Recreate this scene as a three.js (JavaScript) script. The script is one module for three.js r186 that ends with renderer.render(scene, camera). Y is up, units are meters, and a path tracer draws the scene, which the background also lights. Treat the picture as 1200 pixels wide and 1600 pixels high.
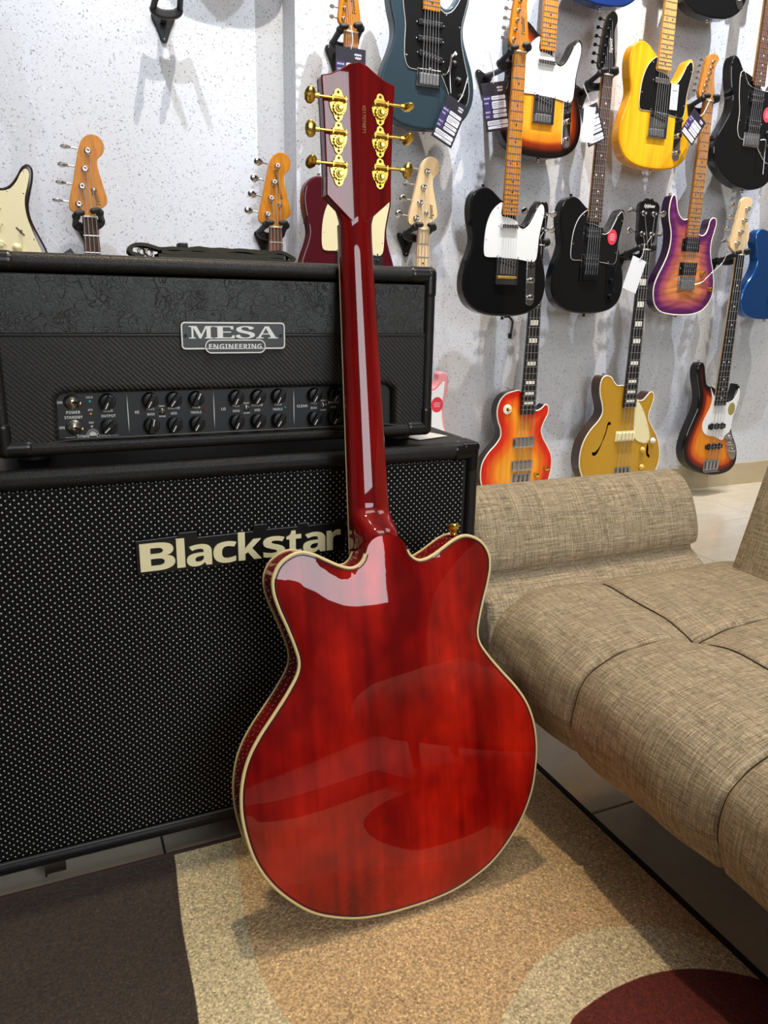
import * as THREE from 'three';
import { RoundedBoxGeometry } from 'three/addons/geometries/RoundedBoxGeometry.js';
import { TextGeometry } from 'three/addons/geometries/TextGeometry.js';
import { FontLoader } from 'three/addons/loaders/FontLoader.js';
import { mergeGeometries, toCreasedNormals } from 'three/addons/utils/BufferGeometryUtils.js';
import { RectAreaLightUniformsLib } from 'three/addons/lights/RectAreaLightUniformsLib.js';

// ---------------------------------------------------------------- camera, light, exposure
const renderer = new THREE.WebGLRenderer({ antialias: true });
renderer.toneMapping = THREE.LinearToneMapping;
renderer.toneMappingExposure = 1.0;
renderer.shadowMap.enabled = true;
RectAreaLightUniformsLib.init();
const scene = new THREE.Scene();
scene.background = new THREE.Color(0x000000);
const camera = new THREE.PerspectiveCamera(67.84, 1200 / 1600, 0.05, 30);
camera.position.set(0, 0.7759, 0.9611);
{ // the lens looks down a little and to the right of the wall's normal
  const m = new THREE.Matrix4().makeBasis(new THREE.Vector3(0.91500, 0.01890, 0.40300), new THREE.Vector3(0.09084, 0.96360, -0.25143), new THREE.Vector3(-0.39309, 0.26667, 0.87998));
  camera.quaternion.setFromRotationMatrix(m);
}
scene.add(camera);
const ROOM = { x0: -2.4, x1: 4.4, zBack: -1.495, zBackL: -1.62, zFront: 3.4, top: 3.0, stepX: 0.777 };
const WINDOW = { x0: 0.0, x1: 1.72, y0: 0.98, y1: 2.55, power: 7.5 };   // shop window behind the camera
const SPOTS = [[-0.7, 5, 0xeaf1ff], [0.04, 8.5, 0xeaf1ff], [0.62, 8, 0xfff7ec], [1.27, 15, 0xeaf1ff], [1.88, 15, 0xfff1e0], [2.55, 12.5, 0xe4ecff], [3.2, 10, 0xfff8ee]];
const PANELS = [[0.85, 0.9, 4.2], [2.45, 0.1, 3.2]];   // ceiling light panels: x, z, power
const DOWNLIGHT = [0.35, -0.16, 9];

// ---------------------------------------------------------------- helpers
let seed = 1234567;
const rnd = () => { seed |= 0; seed = seed + 0x6D2B79F5 | 0; let t = Math.imul(seed ^ seed >>> 15, 1 | seed); t = t + Math.imul(t ^ t >>> 7, 61 | t) ^ t; return ((t ^ t >>> 14) >>> 0) / 4294967296; };
const V2 = (x, y) => new THREE.Vector2(x, y), V3 = (x, y, z) => new THREE.Vector3(x, y, z);
const taken = new Map();
const numbered = (n) => { const k = taken.get(n) || 0; taken.set(n, k + 1); return k ? n + '_' + String(k).padStart(3, '0') : n; };
function thing(name, label, category, group, pos = [0, 0, 0]) {
  const o = new THREE.Group(); o.name = numbered(name); o.position.set(...pos); o.userData = { label, category };
  if (group) o.userData.group = group;
  scene.add(o); return o;
}
function part(name, geo, mat, parent, pos, rot, label) {
  const o = new THREE.Mesh(geo, mat); o.name = name; if (pos) o.position.set(...pos); if (rot) o.rotation.set(...rot);
  if (label) o.userData.label = label;
  parent.add(o); return o;
}
function struct(name, geo, mat, pos, parent) {
  const o = new THREE.Mesh(geo, mat); o.name = name; if (pos) o.position.set(...pos);
  if (!parent) { o.userData.kind = 'structure'; scene.add(o); } else parent.add(o);
  return o;
}
const box = (w, h, d, x = 0, y = 0, z = 0) => new THREE.BoxGeometry(w, h, d).translate(x, y, z);
const rbox = (w, h, d, r, x = 0, y = 0, z = 0, s = 3) => new RoundedBoxGeometry(w, h, d, s, Math.min(r, w / 2.01, h / 2.01, d / 2.01)).translate(x, y, z);
const cyl = (r0, r1, h, n = 16) => new THREE.CylinderGeometry(r0, r1, h, n);
const lathe = (pts, n = 20) => new THREE.LatheGeometry(pts.map((p) => V2(...p)), n);
const merge = (a) => mergeGeometries(a.map((g) => { const q = g.index ? g.toNonIndexed() : g; for (const k of Object.keys(q.attributes)) if (!['position', 'normal', 'uv'].includes(k)) q.deleteAttribute(k); return q; }));
function uvM(g, s = 1) { // texture coordinates in metres, from the side each face looks to
  if (g.index) g = g.toNonIndexed();
  const p = g.attributes.position, uv = new Float32Array(p.count * 2), a = V3(), b = V3(), c = V3(), n = V3();
  for (let i = 0; i < p.count; i += 3) {
    a.fromBufferAttribute(p, i); b.fromBufferAttribute(p, i + 1); c.fromBufferAttribute(p, i + 2);
    n.subVectors(b, a).cross(c.clone().sub(a)); const ax = Math.abs(n.x), ay = Math.abs(n.y), az = Math.abs(n.z);
    [a, b, c].forEach((q, k) => { const [u, v] = az >= ax && az >= ay ? [q.x, q.y] : ay >= ax ? [q.x, q.z] : [q.z, q.y]; uv[(i + k) * 2] = u * s; uv[(i + k) * 2 + 1] = v * s; });
  }
  g.setAttribute('uv', new THREE.BufferAttribute(uv, 2)); return g;
}
function smooth(pts, n = 120, closed = true) {
  return new THREE.CatmullRomCurve3(pts.map((p) => V3(p[0], p[1], 0)), closed, 'centripetal').getPoints(n).map((p) => V2(p.x, p.y)).slice(0, closed ? n : n + 1);
}
const shapeOf = (pts) => new THREE.Shape(pts);
const extr = (pts, depth, bev = 0, seg = 2) => new THREE.ExtrudeGeometry(pts instanceof THREE.Shape ? pts : shapeOf(pts), { depth: depth - 2 * bev, bevelEnabled: bev > 0, bevelSize: bev, bevelThickness: bev, bevelOffset: -bev, bevelSegments: seg, curveSegments: 10 }).translate(0, 0, bev);
const tube = (pts, r, n = 40, k = 8, closed = false) => new THREE.TubeGeometry(new THREE.CatmullRomCurve3(pts.map((p) => V3(...p)), closed, 'centripetal'), n, r, k, closed);
function rrect(x0, y0, x1, y1, r) {
  const s = new THREE.Shape(); s.moveTo(x0 + r, y0); s.lineTo(x1 - r, y0); s.absarc(x1 - r, y0 + r, r, -Math.PI / 2, 0); s.lineTo(x1, y1 - r); s.absarc(x1 - r, y1 - r, r, 0, Math.PI / 2);
  s.lineTo(x0 + r, y1); s.absarc(x0 + r, y1 - r, r, Math.PI / 2, Math.PI); s.lineTo(x0, y0 + r); s.absarc(x0 + r, y0 + r, r, Math.PI, Math.PI * 1.5); return s;
}
// noise
const hash = (x, y, s) => { let h = Math.imul(x, 374761393) + Math.imul(y, 668265263) + Math.imul(s, 982451653) | 0; h = Math.imul(h ^ h >>> 13, 1274126177); return ((h ^ h >>> 16) >>> 0) / 4294967296; };
function vnoise(x, y, s, wrap = 0) {
  const xi = Math.floor(x), yi = Math.floor(y), f = (t) => t * t * (3 - 2 * t), u = f(x - xi), v = f(y - yi), w = (q) => wrap ? ((q % wrap) + wrap) % wrap : q;
  const a = hash(w(xi), w(yi), s), b = hash(w(xi + 1), w(yi), s), c = hash(w(xi), w(yi + 1), s), d = hash(w(xi + 1), w(yi + 1), s);
  return a + (b - a) * u + (c - a) * v + (a - b - c + d) * u * v;
}
function dataTex(w, h, fn, { srgb = true, repeat = 1, wrap = true, repeatY } = {}) {
  const d = new Uint8Array(w * h * 4);
  for (let y = 0; y < h; y++) for (let x = 0; x < w; x++) { const c = fn(x / w, y / h, x, y), i = (y * w + x) * 4; for (let k = 0; k < 3; k++) d[i + k] = Math.max(0, Math.min(255, Array.isArray(c) ? c[k] : c)); d[i + 3] = 255; }
  const t = new THREE.DataTexture(d, w, h, THREE.RGBAFormat); t.magFilter = THREE.LinearFilter; t.minFilter = THREE.LinearMipmapLinearFilter; t.generateMipmaps = true;
  if (srgb) t.colorSpace = THREE.SRGBColorSpace;
  if (wrap) t.wrapS = t.wrapT = THREE.RepeatWrapping;
  t.repeat.set(repeat, repeatY || repeat); t.needsUpdate = true; return t;
}
function canvasTex(w, h, draw, { srgb = true, repeat = 1, wrap = false } = {}) {
  const c = document.createElement('canvas'); c.width = w; c.height = h; draw(c.getContext('2d'), w, h);
  const t = new THREE.CanvasTexture(c); if (srgb) t.colorSpace = THREE.SRGBColorSpace;
  if (wrap) { t.wrapS = t.wrapT = THREE.RepeatWrapping; t.repeat.set(repeat, repeat); }
  return t;
}
const font = async (n) => new FontLoader().loadAsync('fonts/droid/droid_' + n + '.typeface.json');
const SANSB = await font('sans_bold'), SANS = await font('sans_regular'), SERIFB = await font('serif_bold');
function text(str, f, size, depth, { stretch = 1, italic = 0, seg = 3 } = {}) { // lettering, its left foot at the origin
  const g = new TextGeometry(str, { font: f, size, depth, curveSegments: seg, bevelEnabled: false });
  const p = g.attributes.position; for (let i = 0; i < p.count; i++) p.setX(i, (p.getX(i) + italic * p.getY(i)) * stretch);
  g.computeBoundingBox(); g.translate(-g.boundingBox.min.x, 0, 0); g.computeVertexNormals(); g.computeBoundingBox(); return g;
}
const fitText = (str, f, width, size, depth, o = {}) => { const g = text(str, f, size, depth, o); g.scale(width / (g.boundingBox.max.x - g.boundingBox.min.x), 1, 1); return g; };

// ---------------------------------------------------------------- materials
const std = (color, roughness = 0.6, metalness = 0, o = {}) => new THREE.MeshStandardMaterial({ color, roughness, metalness, ...o });
const phys = (o) => new THREE.MeshPhysicalMaterial(o);
const gloss = (color, o = {}) => phys({ color, roughness: 0.45, specularIntensity: 0.15, clearcoat: 1, clearcoatRoughness: 0.04, ...o });
const wallTex = canvasTex(1024, 1024, (g, w, h) => {
  g.fillStyle = '#d0d3d8'; g.fillRect(0, 0, w, h);
  for (let i = 0; i < 15000; i++) {
    const x = rnd() * w, y = rnd() * h, r = 0.7 + rnd() * rnd() * 2.3, a = rnd() * 7, t = rnd();
    g.fillStyle = t < 0.45 ? `rgba(112,112,118,${0.35 + rnd() * 0.5})` : t < 0.75 ? `rgba(160,160,166,${0.3 + rnd() * 0.4})` : t < 0.93 ? `rgba(240,241,243,${0.3 + rnd() * 0.4})` : `rgba(95,95,102,${0.3 + rnd() * 0.4})`;
    for (const dx of [0, -w, w]) for (const dy of [0, -h, h]) { if (x + dx < -8 || x + dx > w + 8 || y + dy < -8 || y + dy > h + 8) continue; g.beginPath(); g.ellipse(x + dx, y + dy, r * 1.5, r * 0.7, a, 0, 7); g.fill(); }
  }
}, { wrap: true, repeat: 1 / 0.9 });
const wallMat = std(0xffffff, 0.62, 0, { map: wallTex });
const plainWall = std(0x8f8c88, 0.8), ceilMat = std(0xb4b2ae, 0.9);
const tileTex = dataTex(256, 256, (u, v) => { const n = vnoise(u * 8, v * 24, 3, 0) * 9 + vnoise(u * 60, v * 60, 4) * 6; return [203 + n, 193 + n, 172 + n]; }, { repeat: 1 / 0.6 });
const tileMat = phys({ map: tileTex, roughness: 0.22, clearcoat: 0.4, clearcoatRoughness: 0.1 });
const groutMat = std(0x6c665c, 0.9), skirtMat = phys({ map: tileTex, color: 0xe6dcc8, roughness: 0.3 });
const tolexBump = dataTex(512, 512, (u, v) => { // leather grain: crease lines between irregular cells
  let d1 = 9, d2 = 9; const s = 36, x = u * s, y = v * s, xi = Math.floor(x), yi = Math.floor(y);
  for (let j = -1; j < 2; j++) for (let i = -1; i < 2; i++) { const a = ((xi + i) % s + s) % s, b = ((yi + j) % s + s) % s, px = xi + i + hash(a, b, 11), py = yi + j + hash(a, b, 12), d = Math.hypot(px - x, (py - y) * 1.3); if (d < d1) { d2 = d1; d1 = d; } else if (d < d2) d2 = d; }
  return Math.min(1, (d2 - d1) * 3.2) * 170 + vnoise(u * 128, v * 128, 7, 128) * 70;
}, { srgb: false, repeat: 1 / 0.07 });
const tolex = phys({ color: 0x101010, roughness: 0.4, specularIntensity: 0.8, bumpMap: tolexBump, bumpScale: 0.00025 });
const leatherBump = dataTex(2048, 1024, (u, v) => { // smooth hide with long irregular cracks at two sizes
  let out = 235;
  for (const [s, k, w, dep] of [[14, 21, 0.022, 120], [34, 23, 0.04, 95], [80, 27, 0.07, 40]]) {
    const x = u * 2 * s + (vnoise(u * 60, v * 30, k + 5) - 0.5) * 0.08 * s + v * s * 0.35, y = v * s * 0.8 + (vnoise(u * 60, v * 30, k + 6) - 0.5) * 0.08 * s, xi = Math.floor(x), yi = Math.floor(y); let d1 = 9, d2 = 9;
    for (let j = -1; j < 2; j++) for (let i = -1; i < 2; i++) { const px = xi + i + hash(xi + i, yi + j, k), py = yi + j + hash(xi + i, yi + j, k + 1), d = Math.hypot(px - x, py - y); if (d < d1) { d2 = d1; d1 = d; } else if (d < d2) d2 = d; }
    const gate = Math.max(0.3, Math.min(1, (vnoise(u * 26, v * 13, k + 9) - 0.3) * 3)); out -= Math.max(0, 1 - (d2 - d1) / w / 2.2) * dep * gate;
  }
  return out - vnoise(u * 160, v * 80, 31) * 30;
}, { srgb: false, repeat: 1 / 0.56, repeatY: 1 / 0.28 });
const leatherMat = std(0x2a2c2c, 0.46, 0, { bumpMap: leatherBump, bumpScale: 0.0014 });
const weaveH = (u, v) => { const s = 8, x = Math.floor(u * s), y = Math.floor(v * s), over = ((x + y) % 4) < 2, fx = u * s - x, fy = v * s - y; return over ? 0.45 + 0.55 * Math.sin(Math.PI * fy) : 0.12 + 0.2 * Math.sin(Math.PI * fx); };
const carbonMat = std(0xffffff, 0.38, 0, { map: dataTex(128, 128, (u, v) => 8 + 40 * weaveH(u, v), { repeat: 1 / 0.0125 }), bumpMap: dataTex(128, 128, (u, v) => 255 * weaveH(u, v), { srgb: false, repeat: 1 / 0.0125 }), bumpScale: 0.0007 });
// grille cloth: black basket weave with a light thread showing at each crossing
const dotAt = (u, v) => { let m = 0; for (const [a, b] of [[0.25, 0.25], [0.75, 0.75]]) { const dx = (u - a) * 1.15, dy = (v - b); m = Math.max(m, 1 - Math.hypot(dx, dy) / 0.17); } return Math.max(0, Math.min(1, m * 2.2)); };
const clothW = (u, v) => { const a = Math.abs(Math.sin(u * Math.PI * 2)), b = Math.abs(Math.sin(v * Math.PI * 2)); return 0.25 + 0.4 * a * b; };
const GP = 0.0093;
const grilleMat = phys({ color: 0xffffff, roughness: 0.75, specularIntensity: 0.4, map: dataTex(64, 64, (u, v) => { const d = dotAt(u, v), c = 5 + 16 * clothW(u, v); return [c + d * 190, c + d * 190, c + d * 184]; }, { repeat: 1 / GP }), bumpMap: dataTex(64, 64, (u, v) => 255 * Math.min(1, clothW(u, v) + dotAt(u, v) * 0.5), { srgb: false, repeat: 1 / GP }), bumpScale: 0.0007 });
const blackPlastic = std(0x0d0d0e, 0.4), blackMatte = std(0x121213, 0.75), blackRubber = std(0x151516, 0.6), blackMetal = std(0x101012, 0.35, 0.4);
const chrome = std(0xd4d4d6, 0.14, 1), nickel = std(0xb9b4a8, 0.28, 1), gold = std(0xe2c25c, 0.2, 1), steel = std(0xb8b8ba, 0.35, 1), stringMat = std(0xc9c9cc, 0.35, 0.85);
const cream = std(0xe9dfae, 0.45), creamGuard = std(0xe8dcae, 0.4), white = std(0xe8e8e6, 0.4), ivory = std(0xefe6cf, 0.5), blackGuard = std(0x131314, 0.25), whiteGuard = std(0xe9ecec, 0.3);
const bindMat = std(0xdfce95, 0.35);
function wood(a, b, sx, sy, o = {}, k = 1) { // grain lines running along v
  return phys({ map: dataTex(128, 256, (u, v) => { const n = vnoise(u * sx + vnoise(u * 3, v * 4, k + 40) * 1.2, v * sy, k) * 0.65 + vnoise(u * sx * 4, v * sy * 2, k + 1) * 0.35; return a.map((q, i) => q + (b[i] - q) * n); }, { repeat: 1 / 0.12 }), roughness: 0.5, specularIntensity: 0.3, clearcoat: 0.16, clearcoatRoughness: 0.12, ...o });
}
const amber = wood([208, 136, 34], [176, 106, 18], 26, 5, {}, 1), maple = wood([226, 182, 104], [202, 154, 78], 26, 5, {}, 3), paleMaple = wood([232, 204, 158], [214, 182, 134], 26, 5, {}, 5);
const roasted = wood([190, 132, 62], [158, 102, 42], 26, 5, {}, 7), rosewood = wood([92, 66, 52], [62, 42, 34], 40, 6, { clearcoat: 0, roughness: 0.6 }, 9), pauFerro = wood([128, 84, 58], [96, 60, 42], 40, 6, { clearcoat: 0, roughness: 0.6 }, 11), ebony = std(0x191716, 0.5);
const dotDark = std(0x17130f, 0.5), dotPearl = std(0xe4e2da, 0.3), blockPearl = std(0xe6e4d8, 0.25), fretMat = std(0xc7c5bd, 0.3, 0.9);

// ---------------------------------------------------------------- the room
{
  const fl = struct('floor', box(7.0, 0.1, 5.3, 1.0, -0.0565, 0.89), groutMat);
  const T = 0.6, J = 0.003, tg = uvM(rbox(T - J, 0.008, T - J, 0.0015, 0, 0, 0, 1));
  for (let i = -5; i < 8; i++) for (let k = -3; k < 6; k++) {
    const cx = 0.0985 + (i + 0.5) * T, cz = 0.113 + (k - 0.5) * T + 0.04;
    if (cx < ROOM.x0 - T / 2 || cx > ROOM.x1 + T / 2 || cz < -1.5 - T / 2 || cz > ROOM.zFront + T / 2) continue;
    const m = new THREE.Mesh(tg, tileMat); m.name = numbered('tile'); m.position.set(cx, -0.004, cz); fl.add(m);
  }
  struct('ceiling', box(7.0, 0.1, 5.3, 1.0, ROOM.top + 0.05, 0.89), ceilMat);
  const H = ROOM.top;
  struct('wall_back_right', uvM(box(ROOM.x1 - ROOM.stepX, H, 0.2, (ROOM.x1 + ROOM.stepX) / 2, H / 2, ROOM.zBack - 0.1)), wallMat);
  struct('wall_back_left', uvM(box(ROOM.stepX - ROOM.x0, H, 0.1, (ROOM.x0 + ROOM.stepX) / 2, H / 2, ROOM.zBackL - 0.05)), wallMat);
  struct('wall_left', box(0.1, H, 5.3, ROOM.x0 - 0.05, H / 2, 0.89), plainWall);
  struct('wall_right', box(0.1, H, 5.3, ROOM.x1 + 0.05, H / 2, 0.89), plainWall);
  const b = struct('baseboard_back', uvM(box(ROOM.x1 - ROOM.stepX, 0.1, 0.012, (ROOM.x1 + ROOM.stepX) / 2, 0.05, ROOM.zBack + 0.0065)), skirtMat);
  struct('baseboard_left', uvM(box(ROOM.stepX - ROOM.x0 - 0.02, 0.1, 0.012, (ROOM.x0 + ROOM.stepX) / 2 - 0.01, 0.05, ROOM.zBackL + 0.0065)), skirtMat);
  // the wall behind the camera, with the shop window in it
  const w = WINDOW, z = ROOM.zFront + 0.05;
  struct('wall_front', merge([box(w.x0 - ROOM.x0, H, 0.1, (w.x0 + ROOM.x0) / 2, H / 2, z), box(ROOM.x1 - w.x1, H, 0.1, (w.x1 + ROOM.x1) / 2, H / 2, z), box(w.x1 - w.x0, w.y0, 0.1, (w.x0 + w.x1) / 2, w.y0 / 2, z), box(w.x1 - w.x0, H - w.y1, 0.1, (w.x0 + w.x1) / 2, (H + w.y1) / 2, z)]), std(0x4a4643, 0.8));
  const fr = struct('window_1', merge([box(w.x1 - w.x0, 0.04, 0.06, (w.x0 + w.x1) / 2, w.y0 + 0.02, z), box(w.x1 - w.x0, 0.04, 0.06, (w.x0 + w.x1) / 2, w.y1 - 0.02, z), box(0.04, w.y1 - w.y0, 0.06, w.x0 + 0.02, (w.y0 + w.y1) / 2, z), box(0.04, w.y1 - w.y0, 0.06, w.x1 - 0.02, (w.y0 + w.y1) / 2, z)]), std(0x2a2a2c, 0.5));
  const pane = struct('pane', box(w.x1 - w.x0 - 0.06, w.y1 - w.y0 - 0.06, 0.01, (w.x0 + w.x1) / 2, (w.y0 + w.y1) / 2, z), std(0x222222, 0.3, 0, { emissive: 0xf1f5fb, emissiveIntensity: 1.0 }), null, fr);
  const l = new THREE.RectAreaLight(0xf1f5fb, w.power, w.x1 - w.x0 - 0.06, w.y1 - w.y0 - 0.06); l.position.set((w.x0 + w.x1) / 2, (w.y0 + w.y1) / 2, z - 0.03); l.lookAt((w.x0 + w.x1) / 2, (w.y0 + w.y1) / 2, 0); scene.add(l);
}
// ceiling light panels
PANELS.forEach(([x, z, p], i) => {
  const t = thing('ceiling_light_panel', ['square white ceiling light panel nearest the shop window', 'square white ceiling light panel over the sofa'][i], 'ceiling light', null, [x, ROOM.top - 0.03, z]);
  part('frame', merge([box(1.24, 0.03, 0.03, 0, 0.014, 0.605), box(1.24, 0.03, 0.03, 0, 0.014, -0.605), box(0.03, 0.03, 1.18, 0.605, 0.014, 0), box(0.03, 0.03, 1.18, -0.605, 0.014, 0)]), white, t);
  part('diffuser', box(1.18, 0.012, 1.18, 0, 0.018, 0), std(0xeeeeee, 0.6, 0, { emissive: 0xfff8f0, emissiveIntensity: 1 }), t);
  const l = new THREE.RectAreaLight(0xfff8f0, p, 1.16, 1.16); l.position.set(x, ROOM.top - 0.035, z); l.lookAt(x, 0, z); scene.add(l);
});
// spotlights on a ceiling track, aimed at the guitar wall
{
  const tr = thing('lighting_track', 'black ceiling track carrying the row of spotlights', 'track', null, [1.1, ROOM.top - 0.02, -0.76]);
  part('rail', rbox(5.2, 0.03, 0.035, 0.004, 0, 0.004, 0), blackMetal, tr);
  SPOTS.forEach(([x, p, c], i) => {
    const t = thing('track_spotlight', ['first', 'second', 'third', 'fourth', 'fifth', 'sixth', 'seventh', 'eighth'][i] + ' black track spotlight from the left on the ceiling rail', 'spotlight', 'spotlights on the ceiling track', [x, ROOM.top - 0.11, -0.76]);
    part('stem', cyl(0.009, 0.009, 0.08, 10).translate(0, 0.045, 0), blackMetal, t);
    const head = part('lamp_head', lathe([[0.0, 0.06], [0.03, 0.06], [0.036, 0.05], [0.036, -0.05], [0.033, -0.05], [0.033, -0.03], [0, -0.03]], 20), blackMetal, t, null, [0.62, 0, 0]);
    part('lens', cyl(0.03, 0.03, 0.004, 20).translate(0, -0.04, 0), std(0xffffff, 0.4, 0, { emissive: c, emissiveIntensity: 6 }), head);
    const s = new THREE.SpotLight(c, p, 0, 0.54, 0.75, 2); s.position.set(x, ROOM.top - 0.158, -0.795); s.target.position.set(x, 1.15, ROOM.zBack - 0.1); s.shadow.radius = 0.6; scene.add(s, s.target);
  });
  const [x, z, p] = DOWNLIGHT, t = thing('recessed_downlight', 'small round recessed ceiling downlight above the amplifier', 'downlight', null, [x, ROOM.top, z]);
  part('ring', lathe([[0.04, -0.004], [0.055, -0.006], [0.058, 0], [0.04, 0]], 28), white, t);
  part('lens', cyl(0.04, 0.04, 0.004, 24).translate(0, -0.003, 0), std(0xffffff, 0.4, 0, { emissive: 0xffe6c4, emissiveIntensity: 5 }), t);
  const s = new THREE.SpotLight(0xffe6c4, p, 0, 0.7, 0.6, 2); s.position.set(x, ROOM.top - 0.012, z); s.target.position.set(x + 0.05, 0, z + 0.25); s.shadow.radius = 1.5; scene.add(s, s.target);
}
// rug
{
  const X0 = -1.25, X1 = 0.715, Z0 = 0.008, Z1 = 1.45, W = 2048, H = 1500;
  const P = (x, z) => [(x - X0) / (X1 - X0) * W, (z - Z0) / (Z1 - Z0) * H];
  const tex = canvasTex(W, H, (g) => {
    const blob = (pts, col) => { const q = new THREE.CatmullRomCurve3(pts.map(([x, z]) => V3(x, z, 0)), true, 'centripetal').getPoints(200); g.fillStyle = col; g.beginPath(); q.forEach((p, i) => i ? g.lineTo(...P(p.x, p.y)) : g.moveTo(...P(p.x, p.y))); g.fill(); };
    g.fillStyle = '#3c332c'; g.fillRect(0, 0, W, H);
    blob([[0.112, -0.08], [0.108, 0.017], [0.097, 0.148], [0.091, 0.289], [0.07, 0.42], [-0.02, 0.6], [-0.2, 0.75], [-0.25, 0.95], [-0.05, 1.1], [0.3, 1.0], [0.55, 1.05], [0.9, 1.1], [0.9, 0.3], [0.9, -0.1], [0.5, -0.1]], '#c8b993');
    blob([[0.19, -0.1], [0.19, 0.03], [0.184, 0.089], [0.17, 0.2], [0.172, 0.279], [0.188, 0.34], [0.235, 0.42], [0.32, 0.45], [0.394, 0.416], [0.425, 0.395], [0.486, 0.363], [0.549, 0.35], [0.603, 0.357], [0.669, 0.389], [0.715, 0.44], [0.8, 0.5], [0.9, 0.3], [0.9, -0.1]], '#c4a67a');
    blob([[0.455, 0.47], [0.467, 0.447], [0.501, 0.436], [0.552, 0.43], [0.598, 0.432], [0.642, 0.443], [0.684, 0.466], [0.72, 0.5], [0.8, 0.65], [0.75, 0.86], [0.6, 0.9], [0.47, 0.78], [0.43, 0.6]], '#5c2219');
    blob([[0.02, 0.72], [0.2, 0.66], [0.33, 0.72], [0.3, 0.86], [0.1, 0.92], [-0.04, 0.86]], '#c4a67a');
    blob([[-1.3, 0.6], [-0.9, 0.5], [-0.6, 0.65], [-0.62, 0.95], [-0.9, 1.15], [-1.3, 1.2]], '#5c2219');
    const im = g.getImageData(0, 0, W, H), d = im.data;
    for (let y = 0; y < H; y++) for (let x = 0; x < W; x++) { const i = (y * W + x) * 4, n = 0.76 + 0.46 * vnoise(x / 1.9, y / 1.9, 5) + 0.06 * (vnoise(x / 60, y / 60, 8) - 0.5) + (hash(x >> 1, y >> 1, 14) > 0.975 ? 0.3 : 0) - (hash(x >> 1, y >> 1, 15) > 0.97 ? 0.2 : 0); for (let k = 0; k < 3; k++) d[i + k] = Math.min(255, d[i + k] * n); }
    g.putImageData(im, 0, 0);
  });
  const pile = dataTex(512, 512, (u, v, x, y) => 255 * (0.75 * vnoise(u * 200, v * 200, 51, 200) + 0.25 * vnoise(u * 64, v * 64, 53, 64)), { srgb: false }); pile.repeat.set(4, 3);
  const t = thing('area_rug', 'patterned area rug with brown, cream, tan and maroon curves', 'rug', null, [(X0 + X1) / 2, 0, (Z0 + Z1) / 2]);
  const top = new THREE.PlaneGeometry(X1 - X0, Z1 - Z0).rotateX(-Math.PI / 2).translate(0, 0.0125, 0);
  part('pile', top, std(0xffffff, 0.95, 0, { map: tex, bumpMap: pile, bumpScale: 0.0013 }), t);
  part('backing', box(X1 - X0 - 0.002, 0.0115, Z1 - Z0 - 0.002, 0, 0.00625, 0), std(0x2a2420, 0.95), t);
  const bd = std(0x16120f, 0.9), hx = (X1 - X0) / 2, hz = (Z1 - Z0) / 2;
  for (const s of [-1, 1]) { part('edge_binding', rbox(0.012, 0.014, Z1 - Z0 + 0.012, 0.004, s * hx, 0.0075, 0), bd, t); part('edge_binding', rbox(X1 - X0 + 0.012, 0.014, 0.009, 0.004, 0, 0.0075, s * hz), std(0x3a2a22, 0.9), t); }
}

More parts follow.
